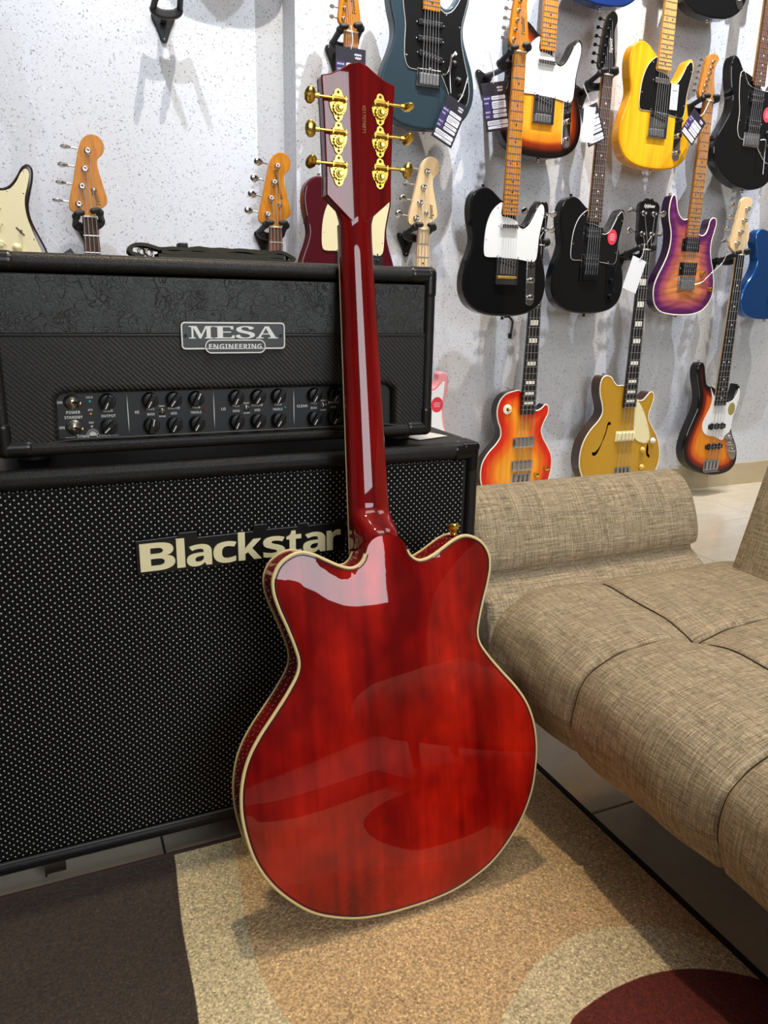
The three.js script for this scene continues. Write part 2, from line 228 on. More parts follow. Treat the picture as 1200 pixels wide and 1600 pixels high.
// ---------------------------------------------------------------- sofa
{
  const fab = dataTex(1024, 1024, (u, v, x, y) => {
    const h = vnoise(u * 11, y * 0.36, 61) * 0.55 + vnoise(u * 40, y * 0.5, 62) * 0.45, w = vnoise(x * 0.36, v * 11, 63) * 0.55 + vnoise(x * 0.5, v * 40, 64) * 0.45, over = ((x >> 1) + (y >> 1)) & 1, t = 0.5 + (0.6 * (over ? h : w) + 0.4 * (over ? w : h) - 0.5) * 0.9 + 0.26 * (hash(x >> 1, y >> 1, 65) - 0.5);
    const k = Math.max(0, Math.min(1, (t - 0.16) * 1.5)); return [88 + 136 * k, 78 + 127 * k, 61 + 110 * k];
  }, { repeat: 1 / 0.26 });
  const fabB = dataTex(256, 256, (u, v, x, y) => { const o = ((x >> 1) + (y >> 1)) & 1; return 110 + (o ? 70 : 0) + 70 * hash(x >> 1, y >> 1, 66); }, { srgb: false, repeat: 1 / 0.105 });
  const fabric = phys({ map: fab, bumpMap: fabB, bumpScale: 0.0006, roughness: 0.92, sheen: 0.3, sheenRoughness: 0.6, sheenColor: new THREE.Color(0x9c8d74) });
  const t = thing('sofa', 'brown woven fabric sofa with tufted seat beside the speaker cabinet', 'sofa', null, [0.62, 0, 0.03]);
  const XS = [0.82], ZS = [0.225, 0.475, 0.725, 0.975, 1.225];
  const gau = (d, s) => Math.exp(-d * d / (2 * s * s));
  const Zend = -0.012, Znear = 1.5, Xf = 0.602, Xb = 1.16, Yb = 0.165, Yt = 0.335;
  const NU = 150, NV = 560, pos = [], idx = [], uv = [];
  // profile of the seat across its depth: under the front edge, up the front face, over the top
  const prof = new THREE.CatmullRomCurve3([[0.70, Yb], [0.655, Yb + 0.003], [0.627, Yb + 0.012], [0.612, Yb + 0.04], [0.604, 0.222], [0.604, 0.255], [0.612, 0.285], [0.632, 0.308], [0.67, 0.325], [0.74, Yt], [0.82, Yt + 0.001], [0.92, Yt], [1.02, Yt], [1.10, Yt - 0.003], [Xb, Yt - 0.01]].map(([x, y]) => V3(x, y, 0)), false, 'centripetal').getSpacedPoints(NU);
  const surf = (i, z) => {
    const q = prof[i]; let x = q.x, y = q.y;
    const a = prof[Math.max(0, i - 1)], b = prof[Math.min(NU, i + 1)], nx = -(b.y - a.y), ny = b.x - a.x, nl = Math.hypot(nx, ny) || 1;
    let d = 0; // padding: domed cells between the seams
    for (const s of ZS) { const dz = z - s, front = y < 0.30 ? 1 : 1; d -= 0.006 * gau(dz, 0.0032) * front + 0.005 * gau(dz, 0.035); }
    if (q.x > 0.7) for (const s of XS) d -= 0.006 * gau(q.x - s, 0.0035) + 0.005 * gau(q.x - s, 0.035);
    for (const s of XS) for (const w of ZS) { const r = Math.hypot(q.x - s, z - w); if (q.y > 0.3) d -= 0.012 * gau(r, 0.028) + 0.006 * gau(r, 0.007); }
    d += 0.004 * (vnoise(q.x * 9 + q.y * 9, z * 8, 71) - 0.5) * 2 + 0.002 * (vnoise(q.x * 22 + q.y * 30, z * 17, 72) - 0.5) * 2;
    const e = Math.min(1, (z - Zend) / 0.06), round = 1 - Math.sqrt(Math.max(0, 1 - (1 - e) * (1 - e))); // rounded far end
    x += nx / nl * d; y += ny / nl * d; if (q.y > 0.25) y -= round * 0.022; if (q.x < 0.66) x += round * 0.018;
    return [x - 0.62, y, z - 0.03];
  };
  for (let j = 0; j <= NV; j++) for (let i = 0; i <= NU; i++) {
    const z = Zend + (Znear - Zend) * Math.pow(j / NV, 1.25);
    pos.push(...surf(i, z));
    const along = i / NU * 0.78; uv.push(along, z);
    if (i < NU && j < NV) { const k = j * (NU + 1) + i; idx.push(k, k + 1, k + NU + 1, k + 1, k + NU + 2, k + NU + 1); }
  }
  const g = new THREE.BufferGeometry(); g.setAttribute('position', new THREE.Float32BufferAttribute(pos, 3)); g.setAttribute('uv', new THREE.Float32BufferAttribute(uv, 2)); g.setIndex(idx); g.computeVertexNormals();
  part('seat_cushion', g, fabric, t);
  const seamMat = std(0x3d3226, 0.95), up = ([x, y, z], k) => [x, y + k, z];
  for (const z of ZS.slice(0, 4)) part('seam', tube(Array.from({ length: 60 }, (_, k) => { const i = 22 + Math.round(k * (NU - 26) / 59); return up(surf(i, z), prof[i].y > 0.31 ? 0.0006 : 0); }), 0.0011, 160, 5), seamMat, t);
  for (const x of XS) { const i = prof.findIndex((p) => p.x > x && p.y > 0.3); part('seam', tube(Array.from({ length: 70 }, (_, k) => up(surf(i, 0.02 + k * 0.0175), 0.0006)), 0.0011, 200, 5), seamMat, t); }
  part('seat_core', rbox(0.5, 0.12, 1.4, 0.02, 0.27, 0.235, 0.73), fabric, t);
  // armrest: flared pad with a crease above its foot
  const ap = smooth([[0.03, 0.2], [0.022, 0.29], [0.012, 0.318], [-0.004, 0.33], [-0.022, 0.342], [-0.035, 0.350], [-0.033, 0.355], [-0.0245, 0.360], [-0.0215, 0.377], [-0.0275, 0.402], [-0.039, 0.43], [-0.054, 0.455], [-0.074, 0.473], [-0.1, 0.481], [-0.13, 0.474], [-0.15, 0.45], [-0.155, 0.4], [-0.13, 0.3], [-0.1, 0.2]], 160);
  const ag = uvM(toCreasedNormals(new THREE.ExtrudeGeometry(shapeOf(ap), { depth: 0.44, bevelEnabled: true, bevelSize: 0.008, bevelThickness: 0.014, bevelOffset: -0.008, bevelSegments: 4 }).translate(0, 0, 0.014).rotateY(-Math.PI / 2).scale(-1, 1, 1), 0.8));
  { const p = ag.attributes.position, n = ag.attributes.normal; const a2 = p.array, n2 = n.array, u2 = ag.attributes.uv.array; for (let i = 0; i < p.count; i += 3) for (const [arr, k] of [[a2, 3], [n2, 3], [u2, 2]]) for (let c = 0; c < k; c++) { const tmp = arr[(i + 1) * k + c]; arr[(i + 1) * k + c] = arr[(i + 2) * k + c]; arr[(i + 2) * k + c] = tmp; } for (let i = 0; i < n.count; i++) n2[i * 3] *= 1; }
  ag.computeVertexNormals();
  const arm = part('armrest', toCreasedNormals(ag, 0.9), fabric, t, [0.606 - 0.62, 0, -0.03]);
  // backrest: leans away to the right
  const bg = uvM(rbox(0.15, 0.5, 1.45, 0.03, 0, 0.25, 0, 6));
  part('backrest', bg, fabric, t, [1.137 - 0.62, 0.25, 0.76 - 0.03], [0, 0, -0.266]);
  part('base_frame', rbox(0.34, 0.05, 1.3, 0.01, 0.32, 0.145, 0.73), std(0x1b1816, 0.8), t);
  for (const [x, z] of [[0.24, 0.13], [0.24, 1.3], [0.44, 0.13], [0.44, 1.3]]) part('leg', lathe([[0, 0], [0.018, 0], [0.026, 0.12], [0, 0.12]], 18), std(0x1d1a18, 0.5), t, [x, z < 1 && x < 0.2 ? 0.0 : 0.0, z]);
}

// ---------------------------------------------------------------- speaker cabinet
{
  const L = -0.215, R = 0.585, B = 0.035, T = 0.578, D = 0.33, W = R - L, cx = (L + R) / 2;
  const t = thing('speaker_cabinet', 'large black speaker cabinet with dotted grille cloth and cream lettered badge', 'speaker', null, [cx, 0, -D / 2]);
  const q = (g) => g.translate(-cx, 0, D / 2);
  const s = 0.02;
  part('shell', uvM(merge([q(rbox(W, 0.026, D, 0.011, cx, T - 0.013, -D / 2)), q(rbox(W, s, D, 0.009, cx, B + s / 2, -D / 2)), q(rbox(s, T - B, D, 0.009, R - s / 2, (T + B) / 2, -D / 2)), q(rbox(s, T - B, D, 0.009, L + s / 2, (T + B) / 2, -D / 2)), q(box(W - 0.02, T - B - 0.02, 0.015, cx, (T + B) / 2, -D + 0.012))])), tolex, t);
  part('grille_cloth', uvM(q(rbox(W - 2 * s - 0.004, T - B - 0.047, 0.012, 0.003, cx, (T + B) / 2 - 0.003, -0.013))), grilleMat, t);
  part('grille_edge', q(box(0.005, T - B - 0.045, 0.01, R - s - 0.0025, (T + B) / 2, -0.012)), blackMatte, t);
  part('lower_piping', q(tube([[L + 0.01, 0.0535, -0.004], [cx, 0.0535, -0.004], [R - 0.01, 0.0535, -0.004]], 0.0022, 8, 8)), std(0x3c3c3c, 0.4), t);
  for (const [x, sx] of [[R, 1], [L, -1]]) for (const [y, sy] of [[T, 1], [B, -1]]) { // pressed metal corners
    const c = part('corner_protector', q(merge([rbox(0.05, 0.028, 0.03, 0.012, x - sx * 0.0243, y - sy * 0.0142, -0.0142, 5), rbox(0.0215, 0.05, 0.03, 0.0105, x - sx * 0.01, y - sy * 0.0252, -0.0142, 5), rbox(0.032, 0.016, 0.05, 0.0075, x - sx * 0.0152, y - sy * 0.0082, -0.0242, 4)])), std(0x0e0e10, 0.25, 0.3), t);
    for (const [dx, dz] of [[0.032, -0.01], [0.01, -0.034]]) part('screw', q(new THREE.SphereGeometry(0.0032, 12, 6, 0, 7, 0, 1.5).scale(1, 0.5, 1).translate(x - sx * dx, y - sy * 0.0010, dz - 0.004)), steel, c);
  }
  for (const x of [L + 0.07, R - 0.07]) for (const z of [-0.05, -D + 0.05]) part('foot', q(lathe([[0, 0], [0.016, 0], [0.02, 0.036], [0, 0.036]], 18).translate(x, 0, z)), blackRubber, t);
  // tilt-back leg under the front edge
  part('tilt_leg', q(merge([rbox(0.026, 0.022, 0.004, 0.0015, -0.045, 0.0265, -0.012), rbox(0.004, 0.026, 0.02, 0.0015, -0.058, 0.024, -0.02), cyl(0.0035, 0.0035, 0.01, 10).rotateZ(1.57).translate(-0.062, 0.03, -0.02)])), nickel, t);
  // badge
  const bx = 0.0865, by = 0.4325, top = [[0, 0.046], [0.052, 0.0475], [0.054, 0.0515], [0.078, 0.0515], [0.0785, 0.043], [0.151, 0.0435], [0.1525, 0.0525], [0.169, 0.0525], [0.171, 0.0445], [0.213, 0.044], [0.2145, 0.0485], [0.228, 0.0485], [0.2295, 0.044], [0.274, 0.044], [0.28, 0.0475], [0.2865, 0.0495], [0.293, 0.0475], [0.2955, 0.041], [0.291, 0.035], [0.286, 0.031], [0.284, 0]];
  const badge = part('badge', q(extr([V2(0, 0), ...top.map((p) => V2(...p)).reverse()].reverse(), 0.006, 0.0012).translate(bx, by, -0.0065)), std(0x0b0b0c, 0.35), t, null, null, 'black badge plate with cream lettering');
  const word = 'Blackstar', widths = [0.0435, 0.0105, 0.0325, 0.031, 0.032, 0.0305, 0.0215, 0.0325, 0.0205], gaps = 0.0021; let x = bx + 0.0045;
  [...word].forEach((ch, i) => { const g = fitText(ch, SANSB, widths[i], 0.0372, 0.0022, { seg: 6 }); part('letter', q(g.translate(x, by + 0.0045, -0.0006)), std(0xfdf3c2, 0.4), badge); x += widths[i] + gaps; });
  part('screw', q(cyl(0.0042, 0.0042, 0.002, 16).rotateX(Math.PI / 2).translate(bx + 0.2873, by + 0.0415, 0.0005)), nickel, badge);
  part('screw', q(cyl(0.002, 0.002, 0.0006, 6).rotateX(Math.PI / 2).translate(bx + 0.2873, by + 0.0415, 0.0018)), blackMetal, badge);
}
// sheet of paper lying on the cabinet
{ const p = new THREE.Mesh(new RoundedBoxGeometry(0.06, 0.0008, 0.085, 1, 0.0003), std(0xe9e9e6, 0.8)); p.name = 'paper_sheet'; p.position.set(0.515, 0.5795, -0.085); p.rotation.y = 0.3; p.userData = { label: 'small white sheet of paper on the speaker cabinet', category: 'paper' }; scene.add(p); }

// ---------------------------------------------------------------- amplifier head
{
  const L = -0.058, R = 0.505, B = 0.592, T = 0.8215, D = 0.25, W = R - L, cx = (L + R) / 2, Zf = -0.004;
  const t = thing('amplifier_head', 'black amplifier head with leather front, carbon weave and silver plate', 'amplifier', null, [cx, 0.578, -D / 2]);
  const q = (g) => g.translate(-cx, -0.578, D / 2);
  const s = 0.018;
  part('shell', uvM(merge([q(rbox(W, 0.021, D, 0.0104, cx, T - 0.0105, Zf - D / 2)), q(rbox(W, 0.018, D, 0.008, cx, B + 0.009, Zf - D / 2)), q(rbox(s, T - B, D, 0.009, R - s / 2, (T + B) / 2, Zf - D / 2)), q(rbox(s, T - B, D, 0.009, L + s / 2, (T + B) / 2, Zf - D / 2)), q(box(W - 0.02, T - B - 0.02, 0.012, cx, (T + B) / 2, Zf - D + 0.01))])), tolex, t);
  const x0 = L + 0.0165, x1 = R - 0.0165;
  part('leather_panel', uvM(q(rbox(x1 - x0, 0.0665, 0.012, 0.0025, (x0 + x1) / 2, 0.7655, -0.013))), leatherMat, t, null, null, 'cracked black leather upper front panel');
  part('piping', q(tube([[x0, 0.7315, -0.0075], [cx, 0.7315, -0.0075], [x1, 0.7315, -0.0075]], 0.0016, 6, 8)), blackPlastic, t);
  { // carbon-weave panel with a rolled opening for the controls
    const a = 0.0025, b = 0.4525, top = 0.6735, bot = 0.6075, r = 0.02, sh = new THREE.Shape();
    sh.moveTo(x0, bot); sh.lineTo(a - 0.006, bot); sh.lineTo(a - 0.001, bot + 0.004); sh.lineTo(a, top - r); sh.absarc(a + r, top - r, r, Math.PI, Math.PI / 2, true); sh.lineTo(b - r, top); sh.absarc(b - r, top - r, r, Math.PI / 2, 0, true); sh.lineTo(b + 0.001, bot + 0.004); sh.lineTo(b + 0.006, bot); sh.lineTo(x1, bot); sh.lineTo(x1, 0.7305); sh.lineTo(x0, 0.7305); sh.closePath();
    part('carbon_panel', uvM(q(new THREE.ExtrudeGeometry(sh, { depth: 0.004, bevelEnabled: true, bevelSize: 0.0095, bevelThickness: 0.0085, bevelOffset: -0.0005, bevelSegments: 6, curveSegments: 16 }).scale(1, 1, 1).translate(0, 0, -0.0195))), carbonMat, t, null, null, 'black carbon-weave vinyl lower front panel');
  }
  part('lower_trim', q(tube([[x0, 0.6085, -0.009], [0.0, 0.6075, -0.008], [0.03, 0.6105, -0.006], [0.1, 0.6108, -0.005], [0.35, 0.6108, -0.005], [0.43, 0.6105, -0.006], [0.455, 0.6075, -0.008], [x1, 0.6085, -0.009]], 0.0013, 60, 8)), std(0x35332e, 0.35), t);
  // control panel with its printed lettering
  const PX0 = 0.002, PX1 = 0.453, PY0 = 0.6065, PY1 = 0.6715;
  const ptex = canvasTex(2048, 275, (g, w, h) => {
    g.fillStyle = '#26282a'; g.fillRect(0, 0, w, h); const X = (x) => (x - PX0) / (PX1 - PX0) * w, Y = (y) => h - (y - PY0) / (PY1 - PY0) * h;
    g.fillStyle = '#e4e4e0'; g.textAlign = 'center'; g.textBaseline = 'middle';
    const tx = (s, x, y, px) => { g.font = `bold ${px}px sans-serif`; g.fillText(s, X(x), Y(y)); };
    tx('POWER', 0.0285, 0.641, 21); tx('STANDBY', 0.0285, 0.6352, 21); tx('ON', 0.0148, 0.653, 19); tx('ON', 0.0148, 0.623, 19);
    tx('SOLO', 0.048, 0.6582, 14); tx('EFX', 0.048, 0.6432, 14); tx('REV', 0.048, 0.6278, 14); tx('SOLO', 0.068, 0.6415, 20); tx('OUTPUT', 0.068, 0.6353, 20);
    for (const [b, n] of [[0.118, 'HI'], [0.225, 'LO'], [0.331, 'CLEAN'], [0.437, '']]) {
      if (!n) continue;
      tx('PRES', b, 0.6418, 18); tx('BASS', b, 0.6352, 18); tx('MASTER', b + 0.028, 0.6418, 18); tx('MID', b + 0.028, 0.6352, 18); tx('GAIN', b + 0.056, 0.6418, 18); tx('TREBLE', b + 0.0555, 0.6352, 18);
      tx(n === 'CLEAN' ? 'DRIVE' : 'TIGHT', b + 0.0137, 0.6445, 12); tx('NORM', b + 0.0137, 0.6318, 12); tx(n, b - 0.0165, 0.6382, 22);
    }
    for (const x of [0.091, 0.1965, 0.303, 0.41]) { g.beginPath(); g.moveTo(X(x), Y(0.662)); g.quadraticCurveTo(X(x) + 5, Y(0.637), X(x), Y(0.612)); g.quadraticCurveTo(X(x) - 5, Y(0.637), X(x), Y(0.662)); g.fill(); }
    // crown emblem over the model lettering
    g.font = 'bold 24px sans-serif'; g.fillText('Triple', X(0.0375), Y(0.6118)); g.fillText('Crown', X(0.0605), Y(0.6118));
    g.fillRect(X(0.0175), Y(0.6112), X(0.029) - X(0.0175), 2); g.fillRect(X(0.0685), Y(0.6112), X(0.078) - X(0.0685), 2);
    for (let i = -5; i <= 5; i++) { const a = i * 0.24, r = 34 - Math.abs(i) * 0.6; g.save(); g.translate(X(0.0488), Y(0.6118)); g.rotate(a); g.beginPath(); g.moveTo(-3.4, -6); g.lineTo(0, -r); g.lineTo(3.4, -6); g.fill(); g.beginPath(); g.arc(0, -r, 2.6, 0, 7); g.fill(); g.restore(); }
    g.fillRect(X(0.0488) - 15, Y(0.6118) - 7, 30, 8);
  });
  const pg = new THREE.PlaneGeometry(PX1 - PX0, PY1 - PY0).translate((PX0 + PX1) / 2, (PY0 + PY1) / 2, -0.0195);
  part('control_panel', q(merge([pg])), std(0xffffff, 0.42, 0.1, { map: ptex }), t, null, null, 'dark grey control panel with white lettering');
  part('panel_backing', q(box(PX1 - PX0, PY1 - PY0 + 0.01, 0.003, (PX0 + PX1) / 2, (PY0 + PY1) / 2, -0.0215)), blackMatte, t);
  // pointer knobs
  const knobBase = lathe([[0, 0], [0.0098, 0], [0.0098, 0.002], [0.009, 0.0095], [0.0082, 0.0105], [0, 0.0105]], 28).rotateX(Math.PI / 2);
  const knobBar = rbox(0.0072, 0.0186, 0.0062, 0.0014, 0, 0, 0.0128, 2), knobGeo = merge([knobBase, knobBar]), lineGeo = box(0.0011, 0.0082, 0.0006, 0, -0.0046, 0.0161);
  const knob = (x, y, a) => { const k = part('knob', knobGeo, std(0x0c0c0d, 0.32), t, [x - cx, y - 0.578, -0.0195 + D / 2], [0, 0, a]); part('pointer_line', lineGeo, white, k); };
  knob(0.068, 0.653, -0.45); knob(0.068, 0.623, -0.8);
  [0.118, 0.225, 0.331, 0.437].forEach((b, n) => { if (n === 3) return; [[0, 0], [0.0285, 0], [0.056, 0], [0, 1], [0.028, 1], [0.056, 1]].forEach(([dx, r], i) => knob(b + dx, r ? 0.622 : 0.653, [[-0.5, -0.65, 2.7, 2.9, -0.5, -0.55], [-0.5, -0.6, -0.5, -0.45, -0.6, -0.55], [-0.5, -0.5, -0.6, -0.5, -0.5, -0.5]][n][i])); });
  // toggle switches
  const tog = (x, y, k) => { const s = part('toggle_switch', merge([lathe([[0, 0], [0.0092, 0], [0.0092, 0.0012], [0.0075, 0.0018], [0.0062, 0.003], [0.0062, 0.0042], [0.0038, 0.0042], [0.0036, 0.006], [0, 0.006]], 24).rotateX(Math.PI / 2).scale(k, k, k)]), nickel, t, [x - cx, y - 0.578, -0.0195 + D / 2]); part('lever', lathe([[0, 0], [0.0014, 0], [0.0024, 0.012], [0.0026, 0.0135], [0.0016, 0.015], [0, 0.0152]], 14).rotateX(Math.PI / 2).rotateY(k > 0.8 ? 0.75 : 0.2).rotateX(k > 0.8 ? 0.1 : -0.4).scale(k, k, k).translate(0, 0, 0.004 * k), nickel, s); };
  tog(0.028, 0.6535, 1); tog(0.028, 0.6232, 1); for (const x of [0.1317, 0.2385, 0.3447]) tog(x, 0.638, 0.46);
  // indicator lamps
  for (const [x, y, c] of [[0.048, 0.6535, 0x59d8c0], [0.048, 0.6384, 0xe8b23c], [0.048, 0.6232, 0xd8d8d2], [0.1845, 0.6382, 0x9b2a22], [0.2905, 0.6375, 0x3fa6a0]]) part('indicator_lamp', new THREE.SphereGeometry(0.0015, 12, 8), std(c, 0.3), t, [x - cx, y - 0.578, -0.0188 + D / 2]);
  // silver name plate
  const pl = part('name_plate', q(merge([extr(rrect(0.157, 0.7145, 0.2875, 0.7475, 0.005), 0.003, 0.0006).translate(0, 0, -0.0075), extr(rrect(0.185, 0.7095, 0.2615, 0.7265, 0.008), 0.0042, 0.0006).translate(0, 0, -0.0075)])), std(0x4a4b4b, 0.35, 0.7), t, null, null, 'silver bordered name plate');
  const rim = (a, b, c, d, r, w) => { const s = rrect(a, b, c, d, r); s.holes.push(rrect(a + w, b + w, c - w, d - w, r - w)); return s; };
  part('plate_border', q(merge([extr(rim(0.157, 0.7145, 0.2875, 0.7475, 0.005, 0.002), 0.0014, 0.0003).translate(0, 0, -0.0047), extr(rim(0.185, 0.7095, 0.2615, 0.7265, 0.008, 0.0017), 0.0014, 0.0003).translate(0, 0, -0.0034)])), std(0xdcdbd5, 0.4, 0.3), pl);
  const silver = std(0xe2e1db, 0.4, 0.3);
  let lx = 0.1665; [['M', 0.0295], ['E', 0.0255], ['S', 0.0245], ['A', 0.0285]].forEach(([ch, w]) => { part('letter', q(fitText(ch, SERIFB, w, 0.015, 0.0012, { seg: 5 }).translate(lx, 0.7277, -0.0048)), silver, pl); lx += w + 0.0012; });
  part('lettering', q(fitText('ENGINEERING', SANSB, 0.0665, 0.006, 0.0008).translate(0.19, 0.7151, -0.0034)), silver, pl);
  for (const x of [0.1625, 0.282]) part('screw', q(cyl(0.0021, 0.0021, 0.001, 12).rotateX(Math.PI / 2).translate(x, 0.731, -0.0042)), blackMetal, pl);
  for (const [x, sx] of [[R, 1], [L, -1]]) for (const [y, sy] of [[T, 1], [B, -1]]) part('corner_protector', uvM(q(merge([rbox(0.045, 0.0225, 0.05, 0.011, x - sx * 0.0215, y - sy * 0.0102, Zf - 0.024, 5), rbox(0.0205, 0.045, 0.05, 0.0098, x - sx * 0.0092, y - sy * 0.0215, Zf - 0.024, 5)]))), std(0x0e0e0f, 0.3), t);
  for (const x of [-0.02, 0.478]) for (const z of [-0.07, -0.21]) part('foot', q(lathe([[0, 0.578], [0.019, 0.578], [0.02, 0.581], [0.0155, 0.593], [0, 0.593]], 22).translate(x, 0, z)), blackRubber, t);
}
// folded guitar strap lying on the amplifier head
{
  const t = thing('guitar_strap', 'folded dark olive webbing strap with metal rings on the amplifier head', 'strap', null, [0.22, 0.8215, -0.1]);
  const web = std(0x4a483c, 0.9, 0, { bumpMap: tolexBump, bumpScale: 0.0004 });
  const ribbon = (pts, w, th) => { // flat webbing bent along a path in the x-y plane
    const c = new THREE.CatmullRomCurve3(pts.map((p) => V3(...p))), n = 70, pos = [], idx = [];
    for (let i = 0; i <= n; i++) { const p = c.getPoint(i / n), tg = c.getTangent(i / n), nx = -tg.y, ny = tg.x; for (const [a, b] of [[1, 1], [1, -1], [-1, -1], [-1, 1]]) pos.push(p.x + nx * th * a, p.y + ny * th * a, p.z + w * b); if (i < n) for (let k = 0; k < 4; k++) { const a = i * 4 + k, b = i * 4 + (k + 1) % 4; idx.push(a, b, a + 4, b, b + 4, a + 4); } }
    const g = new THREE.BufferGeometry(); g.setAttribute('position', new THREE.Float32BufferAttribute(pos, 3)); g.setIndex(idx); g.computeVertexNormals(); return toCreasedNormals(g, 0.6);
  };
  const wav = (x0, x1, y, amp, k, z) => Array.from({ length: 12 }, (_, i) => [x0 + (x1 - x0) * i / 11, y + amp * (vnoise(i * 0.9, k, 131) - 0.5), z + 0.006 * (vnoise(i * 0.7, k, 132) - 0.5)]);
  part('webbing', ribbon([[-0.092, 0.0035, 0], [-0.106, 0.008, 0], [-0.103, 0.0155, 0], [-0.088, 0.0172, 0], ...wav(-0.07, 0.085, 0.0142, 0.003, 1, 0), [0.098, 0.0115, 0], [0.106, 0.0065, 0], [0.096, 0.003, 0]], 0.018, 0.0021), web, t);
  part('webbing', ribbon(wav(0.09, -0.075, 0.0042, 0.002, 2, 0.012), 0.02, 0.0024), web, t);
  part('webbing', ribbon(wav(-0.07, 0.09, 0.0092, 0.002, 3, 0.006), 0.019, 0.0022), web, t);
  part('webbing', ribbon(wav(-0.03, 0.07, 0.0165, 0.002, 4, -0.004), 0.012, 0.0015), web, t);
  for (const [x, y] of [[-0.093, 0.0085], [-0.084, 0.0078], [0.096, 0.0068]]) part('ring', new THREE.TorusGeometry(0.0045, 0.0016, 8, 20).rotateY(0.5).translate(x, y, 0.014), nickel, t);
  part('strap_end', rbox(0.012, 0.006, 0.02, 0.002, -0.04, 0.019, 0), std(0x141413, 0.6), t);
}

// ---------------------------------------------------------------- the red hollow-body guitar leaning on the amplifiers
function delaunay(pts) { // Bowyer-Watson; returns triples of indices
  const n = pts.length, P = pts.concat([[-9, -9], [9, -9], [0, 18]]);
  const circ = (a, b, c) => { const [ax, ay] = P[a], [bx, by] = P[b], [cx, cy] = P[c], d = 2 * (ax * (by - cy) + bx * (cy - ay) + cx * (ay - by)), A = ax * ax + ay * ay, B = bx * bx + by * by, C = cx * cx + cy * cy, x = (A * (by - cy) + B * (cy - ay) + C * (ay - by)) / d, y = (A * (cx - bx) + B * (ax - cx) + C * (bx - ax)) / d; return { a, b, c, x, y, r: (ax - x) ** 2 + (ay - y) ** 2 }; };
  const order = [...Array(n).keys()].sort((i, j) => P[i][0] - P[j][0]); let open = [circ(n, n + 1, n + 2)]; const done = [];
  for (const i of order) {
    const [x, y] = P[i], edges = new Map(), keep = [];
    for (const t of open) {
      const dx = x - t.x; if (dx > 0 && dx * dx > t.r) { done.push(t); continue; }
      if (dx * dx + (y - t.y) ** 2 > t.r) { keep.push(t); continue; }
      for (const [p, q] of [[t.a, t.b], [t.b, t.c], [t.c, t.a]]) { const k = Math.min(p, q) * 100003 + Math.max(p, q); if (edges.has(k)) edges.set(k, null); else edges.set(k, [p, q]); }
    }
    open = keep; for (const e of edges.values()) if (e) open.push(circ(e[0], e[1], i));
  }
  return done.concat(open).filter((t) => t.a < n && t.b < n && t.c < n).map((t) => [t.a, t.b, t.c]);
}
const inside = (poly, x, y) => { let c = false; for (let i = 0, j = poly.length - 1; i < poly.length; j = i++) { const a = poly[i], b = poly[j]; if ((a.y > y) !== (b.y > y) && x < (b.x - a.x) * (y - a.y) / (b.y - a.y) + a.x) c = !c; } return c; };
const edgeDist = (poly, x, y) => { let m = 9; for (let i = 0, j = poly.length - 1; i < poly.length; j = i++) { const a = poly[j], b = poly[i], dx = b.x - a.x, dy = b.y - a.y, t = Math.max(0, Math.min(1, ((x - a.x) * dx + (y - a.y) * dy) / (dx * dx + dy * dy || 1))); m = Math.min(m, Math.hypot(a.x + dx * t - x, a.y + dy * t - y)); } return m; };
function arched(poly, amp, step = 0.0075) { // a carved plate: height solves a membrane pinned along the rim
  const hs = 0.005, x0 = -0.24, y0 = -0.02, nx = 97, ny = 106, ins = [], h = new Float32Array(nx * ny);
  for (let j = 0; j < ny; j++) for (let i = 0; i < nx; i++) ins.push(inside(poly, x0 + i * hs, y0 + j * hs));
  for (let it = 0; it < 700; it++) for (let j = 1; j < ny - 1; j++) for (let i = 1; i < nx - 1; i++) { const k = j * nx + i; if (ins[k]) { const v = (h[k - 1] + h[k + 1] + h[k - nx] + h[k + nx] + 1) / 4; h[k] += 1.8 * (v - h[k]); } }
  let mx = 0; for (const v of h) mx = Math.max(mx, v);
  const H = (x, y) => { const fx = (x - x0) / hs, fy = (y - y0) / hs, i = Math.floor(fx), j = Math.floor(fy), a = fx - i, b = fy - j, k = j * nx + i, v = (h[k] * (1 - a) + h[k + 1] * a) * (1 - b) + (h[k + nx] * (1 - a) + h[k + nx + 1] * a) * b; return amp * Math.pow(Math.max(0, v) / mx, 0.75); };
  const pts = poly.map((p) => [p.x, p.y]), nb = pts.length;
  for (let y = 0; y < 0.5; y += step) for (let x = -0.21; x < 0.21; x += step) { const X = x + (rnd() - 0.5) * step * 0.3, Y = y + (rnd() - 0.5) * step * 0.3; if (inside(poly, X, Y) && edgeDist(poly, X, Y) > step * 0.45) pts.push([X, Y]); }
  const pos = [], uv = [], idx = [];
  pts.forEach(([x, y], i) => { const e = Math.min(1, edgeDist(poly, x, y) / 0.012); pos.push(x, y, i < nb ? 0 : H(x, y) * (0.35 + 0.65 * e)); uv.push(x / 0.45 + 0.5, y / 0.5); });
  for (const [a, b, c] of delaunay(pts)) { const mx2 = (pts[a][0] + pts[b][0] + pts[c][0]) / 3, my = (pts[a][1] + pts[b][1] + pts[c][1]) / 3; if (!inside(poly, mx2, my)) continue; const cr = (pts[b][0] - pts[a][0]) * (pts[c][1] - pts[a][1]) - (pts[b][1] - pts[a][1]) * (pts[c][0] - pts[a][0]); if (Math.abs(cr) < 1e-9) continue; cr > 0 ? idx.push(a, b, c) : idx.push(a, c, b); }
  const g = new THREE.BufferGeometry(); g.setAttribute('position', new THREE.Float32BufferAttribute(pos, 3)); g.setAttribute('uv', new THREE.Float32BufferAttribute(uv, 2)); g.setIndex(idx); g.computeVertexNormals(); return g;
}
